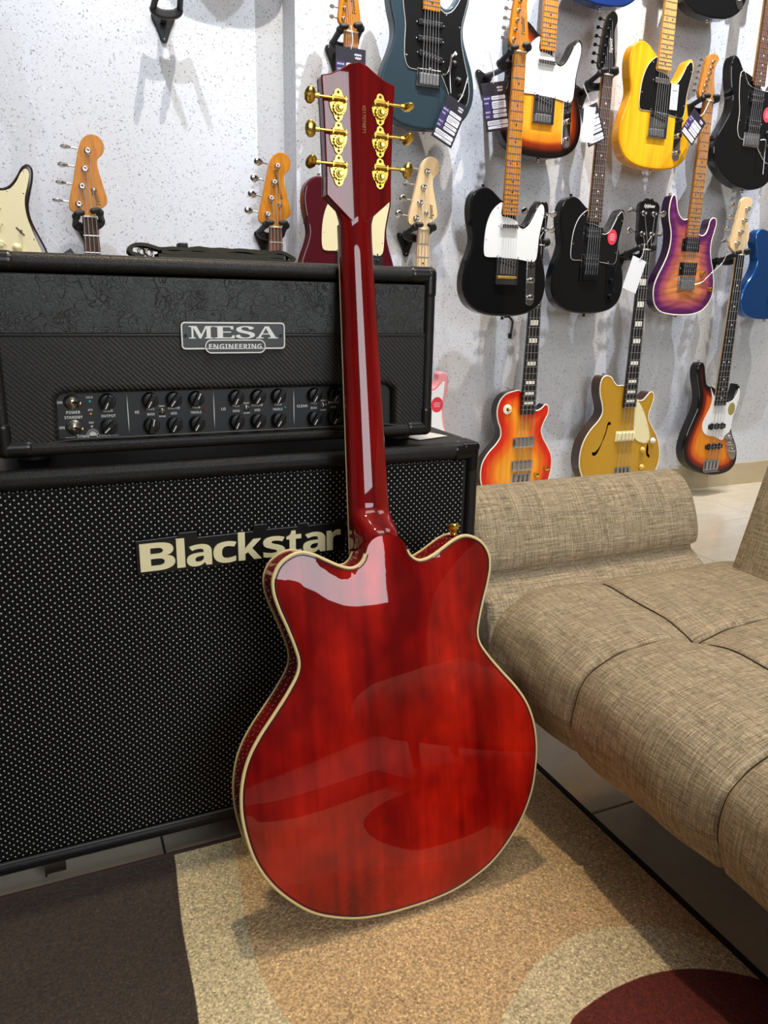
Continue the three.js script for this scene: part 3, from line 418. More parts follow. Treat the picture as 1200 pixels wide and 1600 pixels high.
{
  const half = [[0.035, 0.001], [0.07, 0.006], [0.098, 0.015], [0.126, 0.0285], [0.152, 0.05], [0.176, 0.078], [0.193, 0.11], [0.202, 0.145], [0.205, 0.175], [0.202, 0.205], [0.193, 0.232], [0.178, 0.256], [0.158, 0.280], [0.138, 0.305], [0.1255, 0.325], [0.123, 0.339], [0.127, 0.358], [0.135, 0.383], [0.143, 0.405], [0.148, 0.425], [0.1475, 0.441], [0.139, 0.457], [0.126, 0.466], [0.112, 0.4695], [0.098, 0.466], [0.081, 0.457], [0.066, 0.449], [0.052, 0.444], [0.042, 0.4445], [0.033, 0.451], [0.028, 0.461], [0.024, 0.470], [0.016, 0.4775]];
  const out = smooth([[0, 0], ...half, [0, 0.4805], ...half.slice().reverse().map(([x, y]) => [-x, y])], 260);
  const t = thing('hollow_body_guitar', 'glossy cherry red double-cutaway guitar seen from behind, leaning on the amplifiers', 'guitar', null, [0.3692, 0.0258, 0.24]);
  t.quaternion.setFromRotationMatrix(new THREE.Matrix4().makeBasis(V3(0.99989, -0.0110, 0.01001), V3(0.01305, 0.97156, -0.23642), V3(-0.00713, 0.23652, 0.97160)));
  const DEP = 0.047;
  const backTex = dataTex(512, 512, (u, v) => { // translucent red stain over streaky maple
    const st = vnoise(u * 46, v * 5, 81) * 0.3 + vnoise(u * 120, v * 9, 82) * 0.15 + 0.15 + vnoise(u * 9, v * 3.2, 83) * 0.9 + vnoise(u * 24, v * 22, 84) * 0.25, k = Math.max(0, Math.min(1, (st - 0.5) * 0.95));
    const fl = 1 - 0.10 * vnoise(u * 60, v * 40, 85);
    return [(114 + 108 * k) * fl, (3 + 34 * k) * fl, (4 + 10 * k) * fl];
  }, { wrap: false });
  const lac = { roughness: 0.4, specularIntensity: 0.05, clearcoat: 1, clearcoatRoughness: 0.012, ior: 1.52 };
  const backMat = phys({ map: backTex, ...lac }), rimMat = phys({ color: 0x86100c, ...lac });
  const neckMat = phys({ map: dataTex(128, 512, (u, v) => { const n = vnoise(u * 40, v * 6, 86) * 0.6 + vnoise(u * 90, v * 10, 87) * 0.4; return [88 + 60 * n, 5 + 10 * n, 7 + 7 * n]; }, { repeat: 4, repeatY: 1 }), ...lac });
  part('back', arched(out, 0.0125).translate(0, 0, 0.0006), backMat, t, null, null, 'glossy red arched back');
  part('rim', extr(out, DEP).translate(0, 0, -DEP), rimMat, t, null, null, 'dark red body sides');
  const ring = (z, r, inset) => { // runs round the edge and stops either side of the heel
    const p = out.map((q, i) => { const a = out[(i + 259) % 260], b = out[(i + 1) % 260], dx = b.x - a.x, dy = b.y - a.y, l = Math.hypot(dx, dy); return [q.x - dy / l * inset, q.y + dx / l * inset, z]; });
    const heel = p.map(([x, y]) => y > 0.4605 && Math.abs(x) < 0.0292), st = heel.findIndex((h, i) => h && !heel[(i + 1) % 260]), run = []; for (let k = 1; k <= 260; k++) { const i = (st + k) % 260; if (heel[i]) break; run.push(V3(...p[i])); }
    return new THREE.TubeGeometry(new THREE.CatmullRomCurve3(run, false), 520, r, 8, false);
  };
  part('back_binding', ring(-0.0012, 0.0025, 0.0002), bindMat, t);
  part('purfling', ring(0.0012, 0.0007, 0.0031), blackPlastic, t);
  part('front_binding', ring(-DEP + 0.001, 0.0014, -0.0002), bindMat, t);
  part('front', arched(out, 0.008, 0.012).scale(-1, 1, 1).rotateY(0).scale(1, 1, -1).translate(0, 0, -DEP - 0.0004), backMat, t);
  // neck: rounded back, deepening to the heel
  const wf = (v) => -0.060 + (v - 0.45) * 0.046, N = 110, K = 24, pos = [], idx = [], uv = [];
  for (let i = 0; i <= N; i++) {
    const v = 0.455 + (0.918 - 0.455) * i / N, w = (0.0575 - (v - 0.455) / 0.42 * 0.0145) / 2, ramp = Math.max(0, Math.min(1, (0.516 - v) / 0.038)), rs = ramp * ramp * (3 - 2 * ramp);
    let d = 0.0235 - (v - 0.5) * 0.006; d = d + (0.0585 - d) * rs * 0.98;
    const f = Math.max(0, Math.min(1, (v - 0.852) / 0.066)), fs = f * f * (3 - 2 * f); // runs out into the raked headstock
    const wb = wf(v) + d + (wf(0.878) + 0.0202 + (v - 0.878) * 0.1717 + 0.0006 - 0.0022 * f ** 4 - wf(v) - d) * fs, ww = w + Math.max(0, (v - 0.876) / 0.042) ** 1.3 * 0.019, w0 = wf(v) + 0.004 + fs * 0.006;
    for (let k = 0; k <= K; k++) { const a = Math.PI * k / K; pos.push(-Math.cos(a) * ww, v, w0 + (wb - w0) * Math.pow(Math.sin(a), 0.75 - 0.25 * rs - 0.45 * fs)); uv.push(k / K * 0.06, (v - 0.45) * 2); if (i < N && k < K) { const q = i * (K + 1) + k; idx.push(q, q + 1, q + K + 1, q + 1, q + K + 2, q + K + 1); } }
  }
  const ng = new THREE.BufferGeometry(); ng.setAttribute('position', new THREE.Float32BufferAttribute(pos, 3)); ng.setAttribute('uv', new THREE.Float32BufferAttribute(uv, 2)); ng.setIndex(idx); ng.computeVertexNormals();
  const neck = part('neck', ng, neckMat, t, null, null, 'dark red glossy neck');
  for (const s of [-1, 1]) part('neck_binding', tube([[s * 0.0285, 0.37, wf(0.37) + 0.002], [s * 0.0285, 0.455, wf(0.455) + 0.002], [s * 0.0215, 0.875, wf(0.875) + 0.002]], 0.0009, 20, 6), bindMat, neck);
  { const f = new THREE.Shape([V2(-0.028, 0.36), V2(0.028, 0.36), V2(0.0212, 0.876), V2(-0.0212, 0.876)]); part('fretboard', extr(f, 0.005).translate(0, 0, -0.002).applyMatrix4(new THREE.Matrix4().set(1, 0, 0, 0, 0, 1, 0, 0, 0, 0.046, 1, wf(0), 0, 0, 0, 1)), ebony, neck); }
  // headstock, raked back
  const hs = new THREE.Group(); hs.name = 'headstock'; hs.position.set(0.001, 0.878, wf(0.878) + 0.006); hs.rotation.x = 0.17; t.add(hs);
  const hp = [[-0.005, -0.004], [-0.015, 0.0035], [-0.025, 0.0125], [-0.0345, 0.0205], [-0.0435, 0.0285], [-0.0437, 0.031], [-0.0435, 0.05], [-0.0445, 0.085], [-0.046, 0.125], [-0.0482, 0.161], [-0.0475, 0.1635], [-0.037, 0.166], [-0.024, 0.1725], [-0.0115, 0.1805], [0.0, 0.184], [0.0115, 0.1805], [0.024, 0.1725], [0.037, 0.166], [0.0475, 0.1635], [0.0482, 0.161], [0.046, 0.125], [0.0445, 0.085], [0.0435, 0.05], [0.0437, 0.031], [0.0435, 0.0285], [0.0345, 0.0205], [0.025, 0.0125], [0.015, 0.0035], [0.005, -0.004]].map((p) => V2(...p)).reverse();
  part('headstock_core', extr(hp, 0.0145, 0.0016, 3), phys({ map: neckMat.map, color: 0xffffff, ...lac }), hs, null, null, 'dark red headstock back');
  part('headstock_binding', extr(hp.map((p) => V2(p.x * 1.004, p.y + (p.y > 0.1 ? 0.0004 : 0))), 0.004, 0.0006).translate(0, 0, -0.0035), rimMat, hs);
  part('serial_number', text('KS17074871', SANS, 0.0042, 0.0002).rotateZ(-Math.PI / 2).translate(0.0045, 0.135, 0.01455), std(0xb9884a, 0.5), hs, null, null, 'tiny gold serial number');
  // open-back tuners
  const plate = smooth([[0, 0.0185], [0.0042, 0.0165], [0.0058, 0.012], [0.0105, 0.007], [0.0112, 0.0], [0.0095, -0.006], [0.0062, -0.011], [0.0048, -0.0155], [0, -0.0185], [-0.0048, -0.0155], [-0.0062, -0.011], [-0.0095, -0.006], [-0.0112, 0.0], [-0.0105, 0.007], [-0.0058, 0.012], [-0.0042, 0.0165]].reverse(), 48);
  const plateG = extr(plate, 0.0016, 0.0004), gearG = (() => { const s = []; for (let i = 0; i < 48; i++) { const a = i / 48 * Math.PI * 2, r = i % 4 < 2 ? 0.0078 : 0.0068; s.push(V2(Math.cos(a) * r, Math.sin(a) * r)); } return merge([extr(s, 0.0036, 0.0005), lathe([[0, 0.0036], [0.0048, 0.0036], [0.0048, 0.0052], [0.0036, 0.0058], [0.0036, 0.005], [0, 0.005]], 18).rotateX(Math.PI / 2)]); })();
  const btn = lathe([[0, -0.0095], [0.0028, -0.009], [0.0062, -0.0055], [0.0072, 0], [0.0066, 0.004], [0.004, 0.0078], [0.0016, 0.0092], [0, 0.0094]], 20);
  const turn = [[0.5, 0.2, 0.9], [1.35, 1.0, 0.4]];
  [[-0.0275, 0], [0.0275, 1]].forEach(([u, sd]) => [0.1315, 0.0945, 0.0575].forEach((v, i) => {
    const s = sd ? 1 : -1, m = part('tuner', plateG, gold, hs, [u, v + (sd ? 0.001 : 0), 0.0145]);
    part('gear', gearG.clone().translate(0, -0.004, 0.0012), gold, m);
    part('worm', merge([cyl(0.0021, 0.0021, 0.02, 12).rotateZ(Math.PI / 2).translate(0, 0.0065, 0.0045), ...[-0.0085, 0.0085].map((x) => rbox(0.0028, 0.0068, 0.0066, 0.001, x, 0.0065, 0.0035)), ...[-3, -2, -1, 0, 1, 2, 3].map((k) => new THREE.TorusGeometry(0.0023, 0.0006, 6, 12).rotateY(Math.PI / 2).translate(k * 0.0018, 0.0065, 0.0045)), cyl(0.0017, 0.0017, 0.022, 10).rotateZ(Math.PI / 2).translate(s * 0.019, 0.0065, 0.0045)]), gold, m);
    part('button', merge([btn.clone().scale(1, 1, 0.45).rotateX(turn[sd][i]).scale(1, 1.05, 1).translate(s * 0.0365, 0.0065, 0.0045), cyl(0.0026, 0.0034, 0.005, 12).rotateZ(Math.PI / 2).translate(s * 0.0285, 0.0065, 0.0045)]), gold, m);
    for (const y of [0.0145, -0.0145]) part('screw', new THREE.SphereGeometry(0.0017, 10, 6).scale(1, 1, 0.5).translate(0, y, 0.0018), std(0x5a4012, 0.4, 0.9), m);
  }));
  // fittings that show past the edge, and the face
  const sb = lathe([[0, 0], [0.0052, 0], [0.0042, 0.003], [0.0042, 0.008], [0.0075, 0.0095], [0.0078, 0.0165], [0.007, 0.0175], [0, 0.0175]], 22);
  part('strap_button', sb, gold, t, [0.107, 0.468, -0.02]);
  const kn = lathe([[0, 0], [0.009, 0], [0.0095, 0.004], [0.0085, 0.015], [0, 0.016]], 20).rotateX(-Math.PI / 2);
  for (const [x, y] of [[-0.11, 0.318], [-0.125, 0.405], [-0.115, 0.12], [-0.155, 0.13]]) part('knob', kn, gold, t, [x, y, -DEP - 0.004]);
  for (const y of [0.21, 0.33]) part('pickup', rbox(0.088, 0.036, 0.012, 0.004), chrome, t, [0, y, -DEP - 0.010]);
  part('bridge', rbox(0.085, 0.014, 0.012, 0.004), gold, t, [0, 0.165, -DEP - 0.012]);
  part('tailpiece', merge([rbox(0.04, 0.1, 0.004, 0.002, 0, 0.06, -DEP - 0.01), rbox(0.09, 0.016, 0.012, 0.005, 0, 0.115, -DEP - 0.012)]), gold, t);
  for (let i = 0; i < 6; i++) { const k = i - 2.5; part('string', tube([[k * 0.0103, 0.115, -DEP - 0.016], [k * 0.0103, 0.165, -DEP - 0.019], [k * 0.007, 0.876, wf(0.876) - 0.004]], 0.0004, 10, 5), stringMat, t); }
}

// ---------------------------------------------------------------- guitars on the wall
const TELE = [[-0.029, 0.362], [-0.045, 0.373], [-0.065, 0.388], [-0.09, 0.397], [-0.117, 0.391], [-0.137, 0.37], [-0.145, 0.335], [-0.141, 0.295], [-0.131, 0.255], [-0.129, 0.235], [-0.136, 0.205], [-0.151, 0.165], [-0.161, 0.12], [-0.158, 0.075], [-0.135, 0.035], [-0.095, 0.012], [-0.045, 0.002], [0.01, 0], [0.06, 0.003], [0.11, 0.016], [0.145, 0.042], [0.160, 0.08], [0.161, 0.12], [0.152, 0.16], [0.138, 0.2], [0.129, 0.235], [0.129, 0.265], [0.136, 0.30], [0.142, 0.335], [0.139, 0.358], [0.126, 0.369], [0.108, 0.357], [0.092, 0.327], [0.075, 0.30], [0.055, 0.288], [0.038, 0.294], [0.030, 0.31], [0.029, 0.335]];
const TELEG = [[-0.029, 0.354], [-0.048, 0.344], [-0.068, 0.322], [-0.083, 0.285], [-0.089, 0.24], [-0.088, 0.198], [-0.083, 0.188], [-0.04, 0.186], [0.03, 0.184], [0.06, 0.181], [0.085, 0.178], [0.104, 0.177], [0.114, 0.186], [0.118, 0.215], [0.12, 0.255], [0.128, 0.30], [0.134, 0.332], [0.130, 0.352], [0.122, 0.358], [0.108, 0.345], [0.092, 0.315], [0.075, 0.289], [0.055, 0.278], [0.038, 0.285], [0.03, 0.30], [0.0, 0.31], [-0.029, 0.315]];
const STRAT = [[-0.028, 0.375], [-0.042, 0.365], [-0.058, 0.372], [-0.072, 0.40], [-0.083, 0.432], [-0.095, 0.455], [-0.108, 0.46], [-0.122, 0.448], [-0.133, 0.41], [-0.137, 0.365], [-0.130, 0.318], [-0.118, 0.275], [-0.117, 0.245], [-0.127, 0.21], [-0.146, 0.165], [-0.158, 0.12], [-0.157, 0.075], [-0.135, 0.035], [-0.095, 0.01], [-0.04, 0], [0.03, 0.001], [0.09, 0.012], [0.135, 0.042], [0.158, 0.085], [0.163, 0.13], [0.152, 0.18], [0.133, 0.225], [0.119, 0.262], [0.116, 0.295], [0.124, 0.33], [0.133, 0.365], [0.134, 0.392], [0.124, 0.403], [0.108, 0.396], [0.09, 0.368], [0.07, 0.345], [0.05, 0.338], [0.035, 0.348], [0.029, 0.37]];
const STRATG = [[-0.03, 0.352], [-0.05, 0.352], [-0.068, 0.37], [-0.082, 0.40], [-0.092, 0.385], [-0.09, 0.33], [-0.082, 0.28], [-0.083, 0.225], [-0.08, 0.185], [-0.068, 0.165], [-0.045, 0.162], [0.0, 0.163], [0.04, 0.158], [0.06, 0.13], [0.085, 0.085], [0.112, 0.068], [0.135, 0.08], [0.143, 0.11], [0.138, 0.155], [0.122, 0.205], [0.109, 0.255], [0.107, 0.295], [0.118, 0.34], [0.126, 0.378], [0.12, 0.388], [0.106, 0.378], [0.09, 0.352], [0.07, 0.33], [0.05, 0.324], [0.033, 0.332]];
const HEAD6 = [[-0.021, 0], [-0.0235, 0.012], [-0.036, 0.026], [-0.035, 0.06], [-0.030, 0.11], [-0.021, 0.16], [-0.012, 0.184], [0.004, 0.194], [0.021, 0.187], [0.027, 0.169], [0.021, 0.15], [0.018, 0.132], [0.021, 0.108], [0.025, 0.08], [0.030, 0.05], [0.031, 0.03], [0.0265, 0.014], [0.021, 0.002]];
const posts6 = [0, 1, 2, 3, 4, 5].map((i) => [-0.023 + i * 0.0038, 0.034 + i * 0.0262]);
const dy = (pts, y) => pts.map(([a, b]) => [a, b + y]);
function burstTex(poly, stops, grain = 0) { // sprayed sunburst: dye by distance from the body's edge
  let x0 = 9, x1 = -9, y0 = 9, y1 = -9; for (const p of poly) { x0 = Math.min(x0, p.x); x1 = Math.max(x1, p.x); y0 = Math.min(y0, p.y); y1 = Math.max(y1, p.y); }
  const tex = dataTex(160, 200, (u, v) => {
    const x = x0 + u * (x1 - x0), y = y0 + v * (y1 - y0), d = inside(poly, x, y) ? edgeDist(poly, x, y) : 0; let c = stops[stops.length - 1][1];
    for (let i = 1; i < stops.length; i++) if (d < stops[i][0]) { const [a, ca] = stops[i - 1], [b, cb] = stops[i]; let k = (d - a) / (b - a); k = k * k * (3 - 2 * k); c = ca.map((q, j) => q + (cb[j] - q) * k); break; }
    const n = grain === 2 ? 1 + 0.3 * (vnoise(u * 5, v * 60 + vnoise(u * 4, v * 5, 92) * 2.5 + Math.abs(u - 0.5) * 5, 91) - 0.5) : grain ? 1 + 0.16 * (vnoise(u * 34, v * 3, 93) - 0.5) : 1;
    return c.map((q) => q * n);
  }, { wrap: false });
  return [tex, x0, y0, x1 - x0, y1 - y0];
}
const unitBox = box(1, 1, 1), unitCyl = cyl(1, 1, 1, 8).rotateZ(Math.PI / 2), screwG = new THREE.SphereGeometry(0.0021, 8, 5).scale(1, 1, 0.4), postG = lathe([[0, 0], [0.0058, 0], [0.0058, 0.0015], [0.0046, 0.002], [0.003, 0.0025], [0.003, 0.008], [0.0033, 0.0085], [0, 0.0085]], 14).rotateX(Math.PI / 2), postB = lathe([[0, 0], [0.0095, 0], [0.0095, 0.002], [0.0062, 0.003], [0.006, 0.011], [0.0068, 0.012], [0.003, 0.012], [0, 0.009]], 16).rotateX(Math.PI / 2);
const keyG = merge([cyl(0.0018, 0.0018, 0.014, 8).rotateZ(Math.PI / 2).translate(-0.007, 0, 0), rbox(0.0125, 0.011, 0.006, 0.003, -0.0185, 0, 0, 2)]);
const keyB = merge([cyl(0.0028, 0.0028, 0.022, 8).rotateZ(Math.PI / 2).translate(-0.011, 0, 0), new THREE.SphereGeometry(0.0125, 16, 10).scale(1, 0.95, 0.3).translate(-0.031, 0, 0), new THREE.SphereGeometry(0.0085, 12, 8).scale(1, 0.9, 0.32).translate(-0.0225, 0, 0)]);
const knobG = lathe([[0, 0], [0.0095, 0], [0.0095, 0.002], [0.0085, 0.0025], [0.0085, 0.013], [0.0078, 0.0145], [0, 0.015]], 20).rotateX(Math.PI / 2), skirtKnob = lathe([[0, 0], [0.0125, 0], [0.0122, 0.002], [0.0085, 0.005], [0.0075, 0.012], [0, 0.0125]], 20).rotateX(Math.PI / 2);
const buttonG = lathe([[0, 0], [0.0062, 0], [0.004, 0.003], [0.004, 0.006], [0.0066, 0.008], [0.0055, 0.01], [0, 0.01]], 14);
const poles = (n, pitch, y, z, r = 0.0019) => Array.from({ length: n }, (_, i) => cyl(r, r, 0.0016, 8).rotateX(Math.PI / 2).translate((i - (n - 1) / 2) * pitch, y, z));

function guitar(s) {
  const t = thing(s.kind || 'electric_guitar', s.label, s.cat || 'guitar', s.group, s.at);
  const k = s.scale || 1, S = (pts) => pts.map(([x, y]) => [x * k, y * k]);
  const bass = !!s.bass, th = s.thick || 0.043;
  const poly = smooth(S(s.body), 130);
  const holes = (s.holes || []).map(([x, y, pts]) => smooth(pts.map(([a, b]) => [(x + a) * k, (y + b) * k]), 50)), cut = (p) => { const q = shapeOf(p); for (const h of holes) q.holes.push(new THREE.Path(h)); return q; };
  part('body', extr(cut(poly), th, s.square ? 0.002 : 0.006, 4).translate(0, 0, -th), s.mat, t);
  if (holes.length) part('back', extr(poly, 0.004, 0.001).translate(0, 0, -th - 0.0035), s.mat, t);
  if (s.burst) { // coloured face
    const inset = smooth(S(s.body), 130).map((p, i, a) => { const q = a[(i + 129) % 130], r = a[(i + 1) % 130], dx = r.x - q.x, d2 = r.y - q.y, l = Math.hypot(dx, d2) || 1; return [p, dx / l, d2 / l]; });
    let area = 0; for (let i = 0; i < poly.length; i++) { const a = poly[i], b = poly[(i + 1) % poly.length]; area += a.x * b.y - b.x * a.y; } const sg = Math.sign(area), iw = s.square ? 0.0015 : 0.0055;
    const face = inset.map(([p, dx, d2]) => V2(p.x - sg * d2 * iw, p.y + sg * dx * iw)), [tex, x0, y0, w, h] = burstTex(poly, s.burst, s.grain);
    const g = new THREE.ShapeGeometry(cut(face)), uv = g.attributes.uv, p = g.attributes.position; for (let i = 0; i < p.count; i++) uv.setXY(i, (p.getX(i) - x0) / w, (p.getY(i) - y0) / h);
    part('top', g.translate(0, 0, 0.0003), gloss(0xffffff, { map: tex }), t);
  }
  if (s.binding) part('binding', tube(poly.map((p) => [p.x, p.y, -0.0008]), 0.0024, 260, 6, true), s.binding, t);
  if (s.guard) { const gp = smooth(S(s.guard), 100), pg = part('pickguard', extr(gp, 0.0025, 0.0006).translate(0, 0, 0.0004), s.guardMat, t); if (s.guardEdge) part('bevel_edge', tube(gp.map((p) => [p.x, p.y, 0.0016]), 0.0013, 200, 5, true), s.guardEdge, pg); for (let i = 0; i < 9; i++) { const p = gp[Math.floor(i * 100 / 9) + 4], c = V2(0.01 * k, (s.guard.reduce((a, b) => a + b[1], 0) / s.guard.length) * k), d = c.clone().sub(p).normalize().multiplyScalar(0.007); if (Math.abs(p.x + d.x) < 0.034 && p.y > -0.5 * k) continue; part('screw', screwG, steel, pg, [p.x + d.x, p.y + d.y, 0.0032]); } }
  // neck
  const L = -s.end * k, w0 = (s.nutW || (bass ? 0.04 : 0.042)) * k, w1 = (s.endW || (bass ? 0.062 : 0.057)) * k, lift = s.lift || 0.011, wAt = (y) => w0 + (w1 - w0) * y / L;
  { const pos = [], idx = [], uv = [], K = 10, N = 2; for (let i = 0; i <= N; i++) for (let j = 0; j <= K; j++) { const y = -L * i / N * 0.97, a = Math.PI * j / K, w = wAt(-y) / 2; pos.push(-Math.cos(a) * w, y, lift - 0.005 - 0.019 * Math.pow(Math.sin(a), 0.8)); uv.push(j * 0.005, y); if (i < N && j < K) { const q = i * (K + 1) + j; idx.push(q, q + K + 1, q + 1, q + 1, q + K + 1, q + K + 2); } } const g = new THREE.BufferGeometry(); g.setAttribute('position', new THREE.Float32BufferAttribute(pos, 3)); g.setAttribute('uv', new THREE.Float32BufferAttribute(uv, 2)); g.setIndex(idx); g.computeVertexNormals(); part('neck', g, s.neckMat, t); }
  const fb = part('fretboard', uvM(extr([V2(-w0 / 2, 0), V2(-w1 / 2, -L), V2(w1 / 2, -L), V2(w0 / 2, 0)], 0.0055, 0.0006).translate(0, 0, lift - 0.0055)), s.boardMat || s.neckMat, t);
  const frets = s.frets || (bass ? 20 : 21), sl = s.scaleLen * k, fy = (n) => sl * (1 - Math.pow(2, -n / 12));
  for (let n = 1; n <= frets; n++) { if (fy(n) > L) break; const m = part('fret', unitBox, fretMat, fb, [0, -fy(n), lift + 0.0004]); m.scale.set(wAt(fy(n)) - 0.001, 0.0021, 0.0014); }
  for (const n of [3, 5, 7, 9, 12, 15, 17, 19, 21]) { if (n > frets) continue; const y = -(fy(n - 1) + fy(n)) / 2, w = wAt(-y); if (s.inlay === 'block') { const m = part('inlay', unitBox, blockPearl, fb, [0, y, lift + 0.00005]); m.scale.set(w * 0.62, (fy(n) - fy(n - 1)) * 0.55, 0.0003); } else for (const x of n === 12 ? [-w * 0.25, w * 0.25] : [0]) part('inlay', new THREE.CircleGeometry(0.0032, 14), s.inlay === 'dark' ? dotDark : dotPearl, fb, [x, y, lift + 0.0002]); }
  part('nut', rbox(w0 * 0.98, 0.004, 0.008, 0.001), ivory, t, [0, 0.002, lift - 0.001]);
  // headstock and tuners
  const hz = lift - 0.0075 - (s.headDrop || 0), hp = smooth(s.head.map(([x, y]) => [x * k, y * k + 0.001]), 90);
  const hd = part('headstock', uvM(extr(hp, 0.014, 0.0015).translate(0, 0, hz - 0.014)), s.headMat || s.neckMat, t);
  if (s.headSide) part('headstock_core', uvM(extr(hp.map((p) => V2(p.x * 1.0, p.y)), 0.011).translate(0, 0, hz - 0.0136)), s.headSide, hd);
  const P = s.posts, mt = s.tunerMat || chrome;
  P.forEach(([x, y], i) => { const right = s.posts2 && i >= P.length / 2, tn = part('tuner', bass ? postB : postG, mt, t, [x * k, y * k, hz]); const edge = hp.reduce((b, p) => Math.abs(p.y - y * k) < 0.012 ? (right ? Math.max(b, p.x) : Math.min(b, p.x)) : b, right ? -9 : 9); const kb = part('tuner_key', bass ? keyB : keyG, mt, tn, [edge - x * k, 0.006 * (bass ? 1 : 0.3), -0.010], [s.keyTurn !== undefined ? s.keyTurn[i % s.keyTurn.length] : 0.5, right ? Math.PI : 0, right ? 0.06 : -0.12]); });
  // strings
  const ns = P.length, sy = (s.bridgeY !== undefined ? s.bridgeY : -s.scaleLen) * k, bw = (bass ? 0.057 : 0.052) * k, nw = w0 * 0.8;
  for (let i = 0; i < ns; i++) {
    const f = ns > 1 ? i / (ns - 1) - 0.5 : 0, a = V3(f * nw, 0.002, lift + 0.002), b = V3(f * bw, sy, lift + 0.003), m = part('string', unitCyl, stringMat, t), r = bass ? 0.0011 - i * 0.00012 : 0.00068 - i * 0.00004;
    m.position.copy(a).add(b).multiplyScalar(0.5); m.scale.set(a.distanceTo(b), r, r); m.quaternion.setFromUnitVectors(V3(1, 0, 0), b.clone().sub(a).normalize());
    const pi = s.posts2 ? [2, 0, 1, 3][i] : i, q = P[Math.min(pi, ns - 1)], c = V3(q[0] * k + (s.posts2 ? 0 : 0.003), q[1] * k, hz + 0.006), m2 = part('string', unitCyl, stringMat, t); m2.position.copy(a).add(c).multiplyScalar(0.5); m2.scale.set(a.distanceTo(c), r, r); m2.quaternion.setFromUnitVectors(V3(1, 0, 0), c.clone().sub(a).normalize());
  }
  if (s.tree) part('string_tree', lathe([[0, 0], [0.0075, 0], [0.0078, 0.0015], [0.004, 0.004], [0.004, 0.006], [0, 0.006]], 16).rotateX(Math.PI / 2), nickel, hd, [s.tree[0], s.tree[1], hz]);
  if (s.logo) { const [str, x, y, sz, a, col, fnt, len] = s.logo; const g = len ? fitText(str, fnt || SERIFB, len, sz, 0.0003, { italic: 0.3 }) : text(str, fnt || SERIFB, sz, 0.0003, { italic: 0.3 }); part('logo', g.rotateZ(a).translate(x, y, hz + 0.0001), std(col, 0.4), hd); }
  // hardware
  const put = (name, g, m, x, y, z = 0.0004, r = 0) => part(name, g, m, t, [x * k, y * k, z], [0, 0, r]);
  for (const h of s.hw || []) {
    const [type, x, y, a = 0, c] = h;
    if (type === 'single') { const m = put('pickup', rbox(0.083, 0.0165, 0.007, 0.007, 0, 0, 0.0035), c || blackPlastic, x, y, 0.0028, a); part('pole_pieces', merge(poles(6, 0.0104, 0, 0.0073)), steel, m); for (const q of [-0.045, 0.045]) part('screw', screwG, steel, m, [q, 0, 0.002]); }
    if (type === 'lipstick') { const m = put('pickup', rbox(0.066, 0.017, 0.008, 0.0075, 0, 0, 0.004), c || chrome, x, y, 0.0028, a); for (const q of [-0.038, 0.038]) part('screw', screwG, steel, m, [q, 0, 0.001]); }
    if (type === 'hum') { const m = put('pickup', rbox(0.086, 0.046, 0.004, 0.002, 0, 0, 0.002), c || blackPlastic, x, y, 0.0006, a); part('coils', merge([rbox(0.068, 0.0165, 0.006, 0.002, 0, 0.009, 0.007), rbox(0.068, 0.0165, 0.006, 0.002, 0, -0.009, 0.007)]), blackPlastic, m); part('pole_pieces', merge([...poles(6, 0.0102, 0.009, 0.0104, 0.0027), ...poles(6, 0.0102, -0.009, 0.0104, 0.0027)]), steel, m); for (const q of [-0.04, 0.04]) part('screw', screwG, steel, m, [q, 0, 0.004]); }
    if (type === 'cover') { const m = put('pickup', rbox(0.082, 0.03, 0.012, 0.003, 0, 0, 0.006), c || chrome, x, y, 0.0006, a); part('mounting_ring', rbox(0.094, 0.04, 0.004, 0.002, 0, 0, 0.002), s.ringMat || chrome, m); }
    if (type === 'jb') { const m = put('pickup', merge([rbox(0.092, 0.0185, 0.011, 0.004, 0, 0, 0.0055), ...[-0.03, 0, 0.03].map((q) => rbox(0.013, 0.028, 0.011, 0.005, q, 0, 0.0055))]), blackPlastic, x, y, 0.0006, a); part('pole_pieces', merge([...poles(8, 0.0098, 0, 0.0115, 0.0024)]), steel, m); }
    if (type === 'telebridge') { const m = put('bridge', merge([rbox(0.083, 0.094, 0.002, 0.0009, 0, 0, 0.001), box(0.0018, 0.088, 0.007, -0.0408, -0.002, 0.004), box(0.0018, 0.088, 0.007, 0.0408, -0.002, 0.004), box(0.083, 0.0018, 0.007, 0, -0.0465, 0.004)]), c || chrome, x, y, 0.0006); const p = part('pickup', rbox(0.07, 0.018, 0.006, 0.008, 0, 0, 0.0035), blackPlastic, m, [0.0, 0.022, 0], [0, 0, -0.27]); p.userData.label = 'slanted black bridge pickup'; if (s.barrel) for (let i = 0; i < 3; i++) part('saddle', cyl(0.004, 0.004, 0.023, 12).rotateZ(Math.PI / 2).translate((i - 1) * 0.0245, -0.024, 0.007), gold, m); else for (let i = 0; i < 6; i++) part('saddle', rbox(0.0088, 0.022, 0.006, 0.0015, (i - 2.5) * 0.0105, -0.03, 0.006, 1), steel, m); part('pole_pieces', merge(poles(6, 0.0104, 0, 0.007).map((g) => g.rotateZ(-0.27).translate(0, 0.022, 0))), steel, m); }
    if (type === 'trem') { const m = put('bridge', rbox(0.082, 0.048, 0.004, 0.0015, 0, 0, 0.003), c || chrome, x, y, 0.0006); for (let i = 0; i < 6; i++) part('saddle', rbox(0.0095, 0.03, 0.006, 0.0015, (i - 2.5) * 0.0108, -0.004, 0.0085, 1), c || steel, m); }
    if (type === 'arm') put('tremolo_arm', tube(c, 0.0026, 24, 8), chrome, x, y, 0.008);
